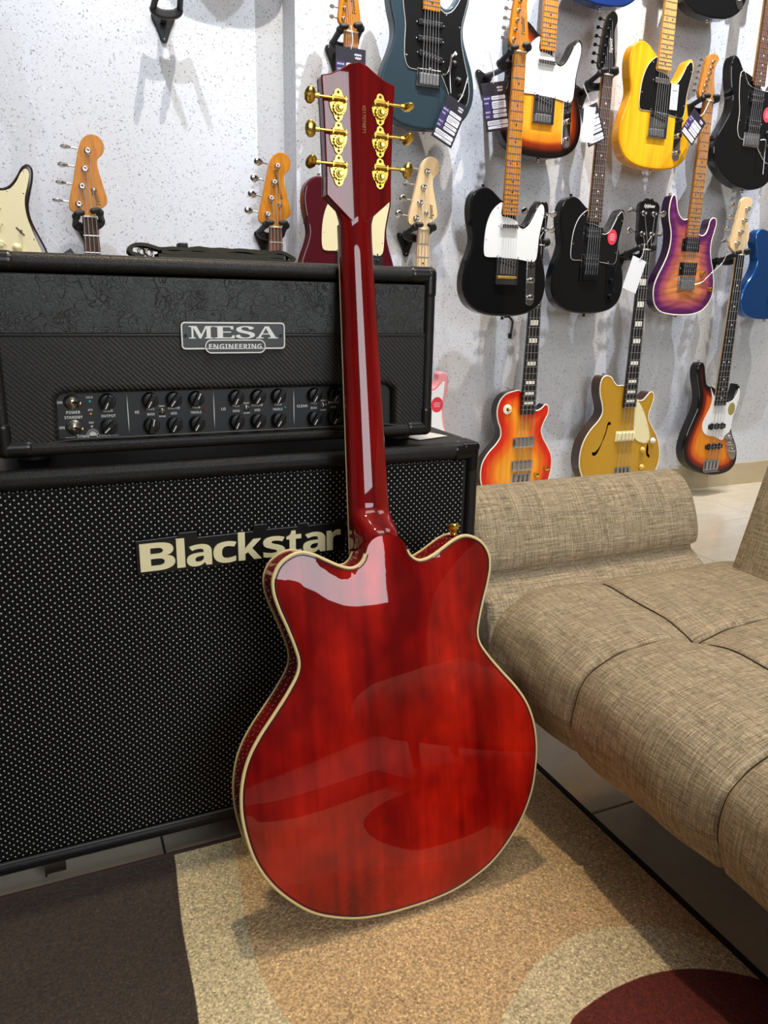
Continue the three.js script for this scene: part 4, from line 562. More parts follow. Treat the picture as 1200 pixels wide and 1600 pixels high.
    if (type === 'bassbridge') { const m = put('bridge', rbox(0.082, 0.05, 0.003, 0.001, 0, 0, 0.0015), c || chrome, x, y, 0.0006); for (let i = 0; i < 4; i++) part('saddle', cyl(0.0055, 0.0055, 0.034, 12).translate((i - 1.5) * 0.019, 0.002, 0.0085), c || steel, m); part('rear_lip', rbox(0.082, 0.003, 0.014, 0.001, 0, -0.024, 0.007), c || chrome, m); }
    if (type === 'control') { const m = put('control_plate', extr(rrect(-0.0165, -0.0815, 0.0165, 0.0815, 0.0163), 0.002, 0.0006), c || chrome, x, y, 0.0006, a); for (const q of [-0.055, 0.0]) part('knob', knobG, c || chrome, m, [0, q, 0.002]); part('selector_switch', merge([rbox(0.004, 0.03, 0.002, 0.0009, 0, 0, 0.001), cyl(0.0042, 0.0035, 0.012, 10).rotateX(Math.PI / 2).translate(0, -0.004, 0.012), cyl(0.0015, 0.0015, 0.008, 8).rotateX(Math.PI / 2).translate(0, -0.004, 0.004)]), blackPlastic, m, [0, 0.05, 0.002]); }
    if (type === 'knob') put('knob', knobG, c || chrome, x, y, s.guard ? 0.003 : 0.0006);
    if (type === 'skirt') put('knob', skirtKnob, c || cream, x, y, s.guard ? 0.003 : 0.0006);
    if (type === 'switch') put('selector_switch', merge([rbox(0.028, 0.004, 0.002, 0.001, 0, 0, 0.003).rotateZ(a), cyl(0.0035, 0.003, 0.012, 10).rotateX(Math.PI / 2).translate(0.002, 0, 0.012)]), c || cream, x, y);
    if (type === 'jack') put('jack_plate', extr(smooth([[0, 0.022], [0.012, 0.012], [0.012, -0.012], [0, -0.022], [-0.012, -0.012], [-0.012, 0.012]].reverse(), 30), 0.002, 0.0006), chrome, x, y, 0.0006, a);
    if (type === 'sticker') { const m = put('sticker', new THREE.CircleGeometry(0.024, 28).scale(c[1] || 0.9, 1.1, 1), std(c[0], 0.4), x, y, s.guard ? 0.0032 : 0.0008); m.userData.label = c[2]; if (c[3]) part('sticker_print', merge(c[3]), std(0xf0b8bc, 0.5), m, [0, 0, 0.0003]); }
    if (type === 'disc') { const m = put('switch_ring', lathe([[0.006, 0.003], [0.017, 0.003], [0.018, 0.001], [0.018, 0]], 24).rotateX(Math.PI / 2), ivory, x, y); part('switch_tip', cyl(0.004, 0.003, 0.014, 10).rotateX(Math.PI / 2).translate(0.003, 0, 0.008), std(0xd8a94a, 0.4), m); part('switch_centre', new THREE.CircleGeometry(0.007, 16), blackPlastic, m, [0, 0, 0.0025]); }
    if (type === 'label') { put('hang_card', rbox(0.034, 0.082, 0.0006, 0.0002), std(0xeceeee, 0.5), x, y, 0.0036, a); for (let i = 0; i < 6; i++) put('card_print', box(i ? 0.02 - (i % 3) * 0.004 : 0.022, i ? 0.0014 : 0.005, 0.0003), std(0x8a8f98, 0.6), x, y + 0.02 - i * 0.008, 0.0041, a); }
  }
  for (const [x, y, r] of s.buttons || []) part('strap_button', buttonG, s.buttonMat || chrome, t, [x * k, y * k, -th / 2], [0, 0, r]);
  return t;
}
const dotsPrint = (n) => Array.from({ length: n }, (_, i) => box(0.026 - Math.abs(i - (n - 1) / 2) * 0.004, 0.0022, 0.0002, 0, (i - (n - 1) / 2) * 0.0062, 0));
const teleBody = dy(TELE, -0.785), teleGuard = dy(TELEG, -0.785), stratBody = dy(STRAT, -0.79), stratGuard = dy(STRATG, -0.79);
const teleBtn = [[-0.09, -0.389, 0], [0.01, -0.786, Math.PI]], stratBtn = [[-0.108, -0.331, 0], [0.0, -0.791, Math.PI]];
const FND = ['Fender', 0.017, 0.05, 0.012, 1.72, 0x2a1b08, SERIFB, 0.05];
const teleHw = (m) => [['lipstick', 0, -0.502], ['telebridge', 0, -0.636, 0, m], ['control', 0.098, -0.667, 0.03, m]];
const black = gloss(0x0a0a0b), G = 'guitars hung on the shop wall';
const nutZ = -1.36;

guitar({ label: 'maroon electric guitar with cream pickguard hung behind the red headstock', group: G, at: [0.904, 1.522, -1.37], body: teleBody, mat: gloss(0x4a0c16, { clearcoat: 0.6 }), guard: teleGuard, guardMat: creamGuard, end: -0.465, scaleLen: 0.648, neckMat: amber, inlay: 'dark', head: HEAD6, posts: posts6, logo: FND, hw: teleHw(), buttons: teleBtn });
guitar({ label: 'dark teal electric guitar with black pickguard at the top, left of the sunburst guitar', group: G, at: [1.156, 2.078, nutZ], body: stratBody, scale: 0.995, mat: gloss(0x2c3c44, { clearcoat: 0.5, clearcoatRoughness: 0.25 }), guard: stratGuard, guardMat: blackGuard, guardEdge: white, end: -0.468, scaleLen: 0.648, neckMat: maple, boardMat: amber, inlay: 'dark', head: HEAD6, posts: posts6, hw: [['single', 0, -0.502], ['single', 0, -0.545], ['single', 0.004, -0.59, -0.18], ['trem', 0, -0.648], ['skirt', 0.085, -0.60, 0, blackPlastic], ['skirt', 0.103, -0.645, 0, blackPlastic], ['skirt', 0.115, -0.69, 0, blackPlastic], ['switch', 0.082, -0.575, 0.9, white], ['arm', 0.045, -0.635, 0, [[0, 0, 0], [0.012, 0.005, 0.008], [0.022, 0.06, 0.012], [0.018, 0.0, 0.014], [0.024, -0.05, 0.012]]]], buttons: stratBtn });
guitar({ label: 'black electric guitar with white pickguard and maple neck, hung low in front', group: G, at: [1.429, 1.52, -1.29], body: teleBody, mat: black, guard: teleGuard, guardMat: whiteGuard, end: -0.468, scaleLen: 0.65, neckMat: amber, inlay: 'dark', head: HEAD6, posts: posts6, logo: FND, barrel: true, hw: teleHw(), buttons: [[-0.09, -0.389, 0], [0.01, -0.786, Math.PI]], buttonMat: blackMetal });
guitar({ label: 'sunburst electric guitar with white pickguard behind the maple neck', group: G, at: [1.585, 2.034, -1.37], body: teleBody, mat: gloss(0x120b08), burst: [[0, [18, 10, 8]], [0.012, [24, 12, 9]], [0.034, [120, 40, 14]], [0.055, [222, 128, 30]], [0.09, [238, 160, 44]]], grain: 1, guard: teleGuard, guardMat: whiteGuard, guardEdge: blackPlastic, end: -0.468, scaleLen: 0.648, neckMat: amber, inlay: 'dark', head: HEAD6, posts: posts6, hw: teleHw(), buttons: teleBtn });
guitar({ label: 'black electric guitar with black pickguard, white edging and a red sticker', group: G, at: [1.823, 1.52, nutZ], body: teleBody, scale: 0.985, mat: black, guard: teleGuard, guardMat: blackGuard, guardEdge: white, end: -0.468, scaleLen: 0.648, neckMat: maple, boardMat: rosewood, inlay: 'pearl', head: HEAD6, posts: posts6, headMat: gloss(0x101011), headSide: paleMaple, tunerMat: blackMetal, logo: ['Squier', 0.014, 0.07, 0.011, 1.7, 0xd9d9d9, SERIFB, 0.045], hw: [['hum', 0, -0.508], ['hum', 0.0, -0.602], ['trem', 0, -0.648, 0, blackMetal], ['control', 0.098, -0.667, 0.03, blackMetal], ['sticker', 0.088, -0.515, 0, [0xd23a4c, 0.85, 'red shield sticker', dotsPrint(4)]]], buttons: teleBtn, buttonMat: blackMetal });
guitar({ label: 'butterscotch yellow electric guitar with black pickguard', group: G, at: [2.062, 2.034, nutZ], body: teleBody, mat: gloss(0xd9930f), burst: [[0, [222, 156, 16]], [0.02, [232, 172, 30]], [0.1, [236, 178, 34]]], grain: 1, guard: teleGuard, guardMat: blackGuard, guardEdge: white, end: -0.468, scaleLen: 0.648, neckMat: maple, inlay: 'dark', head: HEAD6, posts: posts6, hw: [...teleHw(), ['label', 0.062, -0.545, 0.02]], buttons: teleBtn });
guitar({ label: 'purple burst flame-top electric guitar with cream edge', group: G, at: [2.282, 1.492, nutZ], body: [[-0.024, -0.399], [-0.04, -0.403], [-0.058, -0.397], [-0.074, -0.381], [-0.085, -0.357], [-0.092, -0.334], [-0.101, -0.32], [-0.11, -0.323], [-0.117, -0.34], [-0.12, -0.374], [-0.114, -0.407], [-0.1, -0.445], [-0.096, -0.483], [-0.102, -0.523], [-0.118, -0.563], [-0.139, -0.603], [-0.152, -0.639], [-0.152, -0.674], [-0.14, -0.708], [-0.112, -0.732], [-0.069, -0.742], [-0.013, -0.745], [0.05, -0.742], [0.098, -0.728], [0.13, -0.699], [0.145, -0.662], [0.143, -0.621], [0.13, -0.575], [0.114, -0.535], [0.106, -0.505], [0.106, -0.469], [0.113, -0.439], [0.119, -0.409], [0.114, -0.392], [0.101, -0.388], [0.087, -0.398], [0.081, -0.426], [0.071, -0.446], [0.055, -0.454], [0.035, -0.448]], mat: gloss(0x2c0f33), square: true, burst: [[0, [70, 24, 78]], [0.012, [92, 32, 92]], [0.04, [158, 78, 84]], [0.075, [196, 122, 72]], [0.12, [206, 138, 76]]], grain: 2, binding: ivory, end: -0.462, scaleLen: 0.648, neckMat: roasted, boardMat: roasted, inlay: 'dark', head: [[-0.024, 0.0], [-0.044, 0.015], [-0.039, 0.07], [-0.031, 0.115], [-0.02, 0.143], [-0.001, 0.153], [0.021, 0.151], [0.03, 0.139], [0.02, 0.118], [0.015, 0.093], [0.021, 0.061], [0.029, 0.032], [0.024, 0.011], [0.02, 0.0]], posts: [0, 1, 2, 3, 4, 5].map((i) => [-0.028 + i * 0.006, 0.028 + i * 0.02]), hw: [['hum', 0.002, -0.49], ['hum', 0.002, -0.575], ['trem', 0.002, -0.628], ['knob', 0.075, -0.59, 0, gold], ['knob', 0.122, -0.648, 0, gold], ['arm', 0.04, -0.632, 0, [[0, 0, 0], [0.02, 0.008, 0.012], [0.06, 0.045, 0.02], [0.105, 0.085, 0.024], [0.12, 0.125, 0.026]]]], buttons: [[-0.105, -0.321, 0], [-0.01, -0.745, Math.PI]] });
const offs = [[-0.03, -0.238], [-0.053, -0.231], [-0.07, -0.211], [-0.086, -0.194], [-0.106, -0.188], [-0.118, -0.21], [-0.116, -0.25], [-0.103, -0.298], [-0.092, -0.33], [-0.096, -0.371], [-0.121, -0.419], [-0.147, -0.462], [-0.155, -0.503], [-0.138, -0.551], [-0.088, -0.594], [-0.02, -0.622], [0.061, -0.63], [0.13, -0.61], [0.172, -0.565], [0.182, -0.51], [0.168, -0.45], [0.142, -0.4], [0.128, -0.355], [0.13, -0.31], [0.145, -0.275], [0.15, -0.25], [0.138, -0.238], [0.12, -0.25], [0.1, -0.278], [0.075, -0.29], [0.05, -0.282], [0.032, -0.262]].map(([x, y]) => [x - 0.02, y - 0.19]);
guitar({ label: 'black offset electric guitar with white-edged black pickguard at the right', group: G, at: [2.516, 2.035, nutZ], body: offs, mat: black, guard: [[-0.032, -0.47], [-0.055, -0.455], [-0.075, -0.425], [-0.088, -0.43], [-0.085, -0.5], [-0.072, -0.56], [-0.07, -0.62], [-0.055, -0.645], [-0.02, -0.65], [0.03, -0.66], [0.06, -0.69], [0.1, -0.72], [0.135, -0.71], [0.14, -0.66], [0.115, -0.6], [0.1, -0.55], [0.105, -0.5], [0.122, -0.455], [0.1, -0.455], [0.075, -0.475], [0.04, -0.478]], guardMat: blackGuard, guardEdge: white, end: -0.466, scaleLen: 0.648, neckMat: maple, boardMat: pauFerro, inlay: 'pearl', head: HEAD6, posts: posts6, hw: [['hum', 0.0, -0.507], ['hum', 0.004, -0.592], ['trem', 0.004, -0.648], ['skirt', 0.085, -0.62, 0, blackPlastic], ['skirt', 0.1, -0.665, 0, blackPlastic], ['arm', 0.045, -0.645, 0, [[0, 0, 0], [0.015, 0, 0.01], [0.016, -0.05, 0.014], [0.022, -0.12, 0.014]]], ['sticker', 0.07, -0.555, 0, [0xd94656, 0.95, 'round red sticker', dotsPrint(4)]]], buttons: [[-0.125, -0.379, 0.2], [0.02, -0.82, Math.PI]] });
guitar({ label: 'metallic blue electric guitar with cream pickguard cut by the right picture edge', group: G, at: [2.775, 1.468, nutZ], body: dy([[-0.03, -0.14], [-0.061, -0.14], [-0.08, -0.159], [-0.079, -0.189], [-0.064, -0.225], [-0.055, -0.261], [-0.068, -0.309], [-0.095, -0.347], [-0.113, -0.385], [-0.114, -0.422], [-0.092, -0.458], [-0.05, -0.478], [0.01, -0.485], [0.07, -0.482], [0.13, -0.47], [0.18, -0.44], [0.2, -0.395], [0.195, -0.345], [0.175, -0.3], [0.165, -0.265], [0.17, -0.23], [0.178, -0.195], [0.165, -0.178], [0.14, -0.19], [0.115, -0.215], [0.09, -0.21], [0.05, -0.16], [0.0, -0.15]].map(([x, y]) => [x - 0.075, y]), -0.25), mat: phys({ color: 0x0a549c, metalness: 0.7, roughness: 0.32, clearcoat: 1, clearcoatRoughness: 0.05 }), guard: dy([[-0.028, -0.17], [-0.045, -0.2], [-0.05, -0.26], [-0.045, -0.32], [0, -0.34], [0.06, -0.34], [0.09, -0.3], [0.085, -0.24], [0.07, -0.2], [0.03, -0.19]], -0.25), guardMat: creamGuard, end: -0.462, scaleLen: 0.648, neckMat: maple, boardMat: rosewood, inlay: 'pearl', head: HEAD6, posts: posts6, hw: [['single', 0, -0.5], ['single', 0, -0.585, -0.15], ['trem', 0, -0.648]], buttons: [[-0.02, -0.735, Math.PI]] });
guitar({ label: 'blue electric guitar whose lower edge shows at the top', group: G, at: [1.79, 2.513, nutZ], body: stratBody, mat: gloss(0x16306e), guard: stratGuard, guardMat: whiteGuard, end: -0.468, scaleLen: 0.648, neckMat: maple, inlay: 'dark', head: HEAD6, posts: posts6, hw: [['single', 0, -0.52, 0, white], ['single', 0, -0.59, -0.18, white], ['trem', 0, -0.648]], buttons: stratBtn });
guitar({ label: 'black electric guitar whose lower edge shows at the top right', group: G, at: [2.257, 2.546, nutZ], body: stratBody, mat: black, guard: stratGuard, guardMat: whiteGuard, end: -0.468, scaleLen: 0.648, neckMat: maple, boardMat: rosewood, inlay: 'pearl', head: HEAD6, posts: posts6, hw: [['single', 0, -0.52, 0, white], ['single', 0, -0.59, -0.18, white], ['trem', 0, -0.648], ['jack', 0.12, -0.73, 0.6]], buttons: stratBtn });
guitar({ label: 'dark-edged electric guitar with large cream pickguard at the far left', group: G, at: [-0.11, 1.505, -1.49], body: stratBody, mat: gloss(0x2a1711), burst: [[0, [22, 14, 12]], [0.014, [40, 22, 16]], [0.04, [150, 84, 34]], [0.09, [196, 130, 60]]], grain: 1, guard: dy([[-0.03, -0.44], [-0.06, -0.42], [-0.085, -0.38], [-0.1, -0.37], [-0.118, -0.4], [-0.118, -0.47], [-0.105, -0.53], [-0.1, -0.6], [-0.06, -0.635], [0.0, -0.64], [0.05, -0.64], [0.1, -0.7], [0.13, -0.72], [0.15, -0.69], [0.142, -0.63], [0.122, -0.57], [0.108, -0.52], [0.107, -0.48], [0.118, -0.44], [0.124, -0.41], [0.118, -0.4], [0.106, -0.408], [0.09, -0.435], [0.07, -0.455], [0.04, -0.46]], 0), guardMat: creamGuard, end: -0.465, scaleLen: 0.648, neckMat: maple, boardMat: rosewood, inlay: 'pearl', head: HEAD6, posts: posts6, hw: [['single', 0, -0.505, 0, cream], ['single', 0, -0.545, 0, cream], ['single', 0.003, -0.59, -0.18, cream], ['trem', 0, -0.648], ['skirt', 0.076, -0.605, 0, cream], ['skirt', 0.098, -0.632, 0, cream], ['skirt', 0.118, -0.665, 0, cream], ['switch', 0.088, -0.562, -0.8, std(0x5a4a3a, 0.5)]], buttons: stratBtn });
guitar({ label: 'white electric guitar hung above and right of the empty hanger', group: G, at: [0.6, 2.55, -1.49], body: stratBody, mat: gloss(0xd9d6cc), guard: stratGuard, guardMat: whiteGuard, end: -0.468, scaleLen: 0.648, neckMat: maple, inlay: 'dark', head: HEAD6, posts: posts6, hw: [['single', 0, -0.52, 0, white], ['single', 0, -0.59, -0.18, white], ['trem', 0, -0.648]], buttons: stratBtn });
// basses
const BG = 'bass guitars hung on the shop wall';
const BASSH = [[-0.018, 0.002], [-0.041, 0.011], [-0.051, 0.02], [-0.036, 0.093], [-0.021, 0.155], [-0.011, 0.19], [0.0, 0.207], [0.02, 0.217], [0.042, 0.211], [0.052, 0.193], [0.049, 0.172], [0.033, 0.154], [0.031, 0.137], [0.042, 0.088], [0.05, 0.04], [0.024, 0.018], [0.019, 0.003]];
const BPOST = [[-0.026, 0.034], [-0.014, 0.081], [-0.003, 0.127], [0.008, 0.174]];
const pbody = [[-0.03, -0.52], [-0.055, -0.512], [-0.078, -0.49], [-0.09, -0.45], [-0.105, -0.425], [-0.122, -0.428], [-0.13, -0.46], [-0.122, -0.51], [-0.108, -0.56], [-0.112, -0.61], [-0.135, -0.66], [-0.155, -0.71], [-0.16, -0.76], [-0.145, -0.81], [-0.1, -0.85], [-0.04, -0.868], [0.03, -0.87], [0.1, -0.855], [0.145, -0.815], [0.155, -0.76], [0.14, -0.71], [0.118, -0.66], [0.106, -0.6], [0.106, -0.56], [0.115, -0.516], [0.119, -0.48], [0.11, -0.458], [0.097, -0.452], [0.082, -0.458], [0.078, -0.482], [0.066, -0.5], [0.045, -0.508], [0.03, -0.515]];
const pguard = [[-0.03, -0.53], [-0.055, -0.522], [-0.085, -0.5], [-0.1, -0.52], [-0.09, -0.58], [-0.09, -0.63], [-0.06, -0.67], [0.0, -0.69], [0.06, -0.73], [0.1, -0.76], [0.12, -0.74], [0.12, -0.69], [0.1, -0.63], [0.094, -0.57], [0.1, -0.52], [0.1, -0.485], [0.088, -0.495], [0.07, -0.512], [0.04, -0.52]];
const bassHw = (y) => [['jb', 0, -0.64], ['jb', 0, -0.72], ['bassbridge', 0, y], ['knob', 0.09, -0.71], ['knob', 0.1, -0.75]];
guitar({ kind: 'bass_guitar', cat: 'bass', bass: true, label: 'bass with amber headstock and dark fretboard, left of the strap', group: BG, at: [0.161, 0.989, -1.49], body: pbody, mat: gloss(0x5b2d12), end: -0.585, scaleLen: 0.864, bridgeY: -0.815, neckMat: amber, boardMat: rosewood, inlay: 'pearl', head: BASSH, posts: BPOST, tree: [0.017, 0.073], keyTurn: [1.25, 1.2, 1.1, 1.2], hw: bassHw(-0.82), logo: ['Fender', 0.033, 0.034, 0.012, 1.9, 0x3a2409, SERIFB, 0.05] });
guitar({ kind: 'bass_guitar', cat: 'bass', bass: true, label: 'short bass with amber headstock beside the wall step', group: BG, at: [0.703, 0.99, -1.49], body: pbody, mat: gloss(0x8f1d18), end: -0.55, scaleLen: 0.762, bridgeY: -0.76, neckMat: amber, boardMat: pauFerro, inlay: 'pearl', head: BASSH, posts: BPOST.map(([x, y]) => [x + 0.002, y + 0.004]), tree: [0.016, 0.068], keyTurn: [0.1, 0.25, 0.15, 0.3], hw: [['jb', 0, -0.66], ['bassbridge', 0, -0.77]], logo: ['MUSTANG BASS', 0.026, 0.085, 0.0075, 1.83, 0x1b1208, SANSB, 0.085] });
guitar({ kind: 'bass_guitar', cat: 'bass', bass: true, label: 'pink bass with pale maple headstock behind the amplifier head', group: BG, at: [1.157, 0.999, -1.37], body: pbody, mat: gloss(0xe6979c, { clearcoat: 0.5 }), guard: pguard, guardMat: whiteGuard, end: -0.55, scaleLen: 0.762, bridgeY: -0.775, neckMat: paleMaple, inlay: 'dark', head: BASSH, posts: BPOST, tree: [0.01, 0.052], keyTurn: [0.3, 0.25, 1.1, 1.2], hw: [['jb', 0, -0.66], ['bassbridge', 0, -0.785], ['sticker', 0.075, -0.563, 0, [0xd9364c, 0.95, 'round red sticker', dotsPrint(3)]]], logo: ['Squier', 0.034, 0.034, 0.0125, 1.62, 0x15120e, SERIFB, 0.045] });
guitar({ kind: 'bass_guitar', cat: 'bass', bass: true, label: 'cherry sunburst single-cut bass hung behind the sofa arm', group: BG, at: [1.595, 0.97, nutZ], body: [[-0.031, -0.495], [-0.061, -0.497], [-0.091, -0.506], [-0.113, -0.528], [-0.123, -0.564], [-0.117, -0.6], [-0.104, -0.632], [-0.103, -0.659], [-0.12, -0.685], [-0.15, -0.715], [-0.172, -0.75], [-0.178, -0.79], [-0.17, -0.835], [-0.145, -0.875], [-0.1, -0.905], [-0.04, -0.918], [0.02, -0.915], [0.075, -0.895], [0.11, -0.86], [0.126, -0.812], [0.13, -0.769], [0.123, -0.736], [0.103, -0.702], [0.08, -0.668], [0.072, -0.641], [0.083, -0.609], [0.096, -0.583], [0.095, -0.556], [0.083, -0.548], [0.068, -0.561], [0.05, -0.569], [0.03, -0.564]], mat: gloss(0x130b0a), square: true, burst: [[0, [205, 26, 18]], [0.012, [214, 38, 20]], [0.045, [232, 108, 26]], [0.07, [238, 152, 40]], [0.1, [240, 164, 48]]], grain: 1, binding: ivory, end: -0.579, scaleLen: 0.82, bridgeY: -0.822, lift: 0.014, neckMat: gloss(0x140d0b), boardMat: ebony, inlay: 'block', head: [[-0.02, 0.0], [-0.024, 0.02], [-0.028, 0.06], [-0.03, 0.12], [-0.02, 0.14], [0, 0.134], [0.02, 0.14], [0.03, 0.12], [0.028, 0.06], [0.024, 0.02], [0.02, 0]], posts: [[-0.016, 0.05], [-0.017, 0.1], [0.016, 0.05], [0.017, 0.1]], posts2: true, hw: [['cover', -0.004, -0.684], ['cover', -0.005, -0.771], ['bassbridge', -0.003, -0.825], ['disc', -0.081, -0.56], ['knob', 0.103, -0.787, 0, gold], ['knob', 0.061, -0.809, 0, gold], ['knob', 0.096, -0.838, 0, gold]], buttons: [[-0.07, -0.495, 0]] });
guitar({ kind: 'bass_guitar', cat: 'bass', bass: true, label: 'gold-top semi-hollow bass with f-holes and cream pickguard', group: BG, at: [2.062, 0.975, nutZ], thick: 0.05, body: [[-0.029, -0.494], [-0.058, -0.493], [-0.076, -0.48], [-0.09, -0.463], [-0.111, -0.455], [-0.131, -0.461], [-0.14, -0.485], [-0.137, -0.523], [-0.123, -0.563], [-0.118, -0.595], [-0.134, -0.625], [-0.165, -0.656], [-0.194, -0.7], [-0.207, -0.75], [-0.203, -0.803], [-0.178, -0.852], [-0.135, -0.887], [-0.08, -0.905], [-0.01, -0.912], [0.06, -0.907], [0.115, -0.89], [0.155, -0.862], [0.18, -0.836], [0.191, -0.795], [0.184, -0.745], [0.162, -0.695], [0.129, -0.653], [0.112, -0.625], [0.111, -0.604], [0.122, -0.571], [0.127, -0.544], [0.12, -0.524], [0.106, -0.523], [0.091, -0.537], [0.072, -0.553], [0.037, -0.548]], mat: gloss(0x3a2416), square: true, burst: [[0, [176, 132, 36]], [0.02, [184, 140, 40]], [0.1, [188, 144, 42]]], binding: ivory, guard: [[0.034, -0.548], [0.056, -0.562], [0.094, -0.617], [0.119, -0.673], [0.127, -0.7], [0.117, -0.721], [0.09, -0.722], [0.05, -0.7], [0.04, -0.66], [0.035, -0.6]], guardMat: creamGuard, ringMat: cream, end: -0.577, scaleLen: 0.84, bridgeY: -0.835, lift: 0.014, neckMat: gloss(0x3a1a12), boardMat: ebony, inlay: 'block', head: [[-0.022, 0.0], [-0.03, 0.018], [-0.04, 0.035], [-0.043, 0.072], [-0.046, 0.118], [-0.048, 0.15], [-0.035, 0.164], [-0.02, 0.168], [-0.012, 0.176], [0.0, 0.172], [0.012, 0.176], [0.02, 0.168], [0.035, 0.164], [0.048, 0.15], [0.046, 0.118], [0.043, 0.072], [0.04, 0.035], [0.03, 0.018], [0.022, 0.0]], posts: [[-0.022, 0.055], [-0.024, 0.125], [0.022, 0.055], [0.024, 0.125]], posts2: true, headMat: gloss(0x0d0c0c), keyTurn: [0.2, 0.9, 0.9, 0.3], logo: ['Epiphone', -0.025, 0.146, 0.0105, 0, 0xe6e6e6, SERIFB, 0.05], hw: [['cover', 0.0, -0.69, 0, cream], ['bassbridge', 0.005, -0.838], ['skirt', 0.095, -0.75, 0, std(0xd8ab4c, 0.3)], ['skirt', 0.1, -0.82, 0, std(0xd8ab4c, 0.3)], ['skirt', 0.142, -0.715, 0, dotPearl]], holes: [[-0.11, -0.695, [[0.036, 0.062], [0.026, 0.064], [0.02, 0.055], [0.016, 0.03], [0.006, 0.002], [-0.004, -0.025], [-0.02, -0.045], [-0.03, -0.052], [-0.04, -0.05], [-0.04, -0.06], [-0.03, -0.066], [-0.018, -0.06], [-0.006, -0.04], [0.006, -0.01], [0.016, 0.012], [0.022, 0.036], [0.027, 0.052], [0.036, 0.052]]], [0.135, -0.755, [[-0.012, 0.03], [-0.018, 0.01], [-0.012, -0.02], [0.004, -0.03], [0.004, -0.02], [-0.004, -0.012], [-0.006, 0.01]]]], buttons: [[-0.11, -0.457, 0]] });
guitar({ kind: 'bass_guitar', cat: 'bass', bass: true, label: 'three-tone sunburst bass with white pickguard and chrome control plate', group: BG, at: [2.54, 0.976, nutZ], body: [[-0.04, -0.512], [-0.059, -0.51], [-0.077, -0.5], [-0.085, -0.481], [-0.093, -0.454], [-0.101, -0.427], [-0.112, -0.413], [-0.128, -0.415], [-0.139, -0.43], [-0.14, -0.453], [-0.133, -0.484], [-0.119, -0.522], [-0.11, -0.562], [-0.114, -0.6], [-0.131, -0.643], [-0.15, -0.689], [-0.162, -0.732], [-0.164, -0.768], [-0.151, -0.808], [-0.12, -0.84], [-0.078, -0.863], [-0.027, -0.878], [0.029, -0.886], [0.084, -0.883], [0.126, -0.867], [0.147, -0.837], [0.146, -0.795], [0.134, -0.761], [0.112, -0.727], [0.095, -0.693], [0.093, -0.656], [0.104, -0.612], [0.115, -0.569], [0.116, -0.533], [0.106, -0.511], [0.094, -0.503], [0.089, -0.528], [0.078, -0.556], [0.059, -0.571], [0.036, -0.566]], mat: gloss(0x0d0908), burst: [[0, [16, 9, 8]], [0.014, [24, 11, 9]], [0.03, [120, 28, 14]], [0.048, [206, 92, 22]], [0.075, [226, 138, 34]]], grain: 1, guard: [[-0.057, -0.515], [-0.044, -0.552], [-0.045, -0.591], [-0.066, -0.634], [-0.078, -0.665], [-0.069, -0.693], [-0.045, -0.71], [0.0, -0.719], [0.046, -0.735], [0.058, -0.716], [0.08, -0.701], [0.088, -0.677], [0.088, -0.644], [0.1, -0.6], [0.109, -0.557], [0.106, -0.527], [0.1, -0.52], [0.091, -0.543], [0.076, -0.567], [0.05, -0.577], [0.034, -0.574], [0.0, -0.56], [-0.03, -0.552]], guardMat: whiteGuard, end: -0.587, scaleLen: 0.848, bridgeY: -0.841, neckMat: paleMaple, boardMat: ebony, inlay: 'none', head: [[-0.019, 0.004], [-0.045, 0.02], [-0.056, 0.03], [-0.044, 0.102], [-0.033, 0.163], [-0.026, 0.199], [-0.005, 0.212], [0.022, 0.207], [0.032, 0.19], [0.021, 0.174], [0.014, 0.156], [0.025, 0.116], [0.035, 0.086], [0.037, 0.055], [0.022, 0.026], [0.019, 0.006]], posts: [[-0.024, 0.042], [-0.014, 0.084], [-0.003, 0.127], [0.006, 0.17]], keyTurn: [1.0, 0.9, 0.8, 0.6], hw: [['jb', 0, -0.674], ['jb', -0.001, -0.759], ['bassbridge', 0, -0.841], ['sticker', 0.073, -0.605, 0, [0x9c8f4e, 0.8, 'round olive sticker']], ['knob', 0.079, -0.722], ['knob', 0.088, -0.75], ['knob', 0.104, -0.778]], buttons: [[-0.118, -0.413, 0], [0.02, -0.886, Math.PI]] });
{ const b = scene.children.filter((o) => o.name.startsWith('bass_guitar')).pop(); part('control_plate', extr(smooth([[0.06, -0.705], [0.085, -0.7], [0.1, -0.73], [0.12, -0.755], [0.135, -0.79], [0.13, -0.82], [0.115, -0.822], [0.09, -0.79], [0.068, -0.75]].reverse(), 50), 0.002, 0.0006), chrome, b, [0, 0, 0.0008]); }

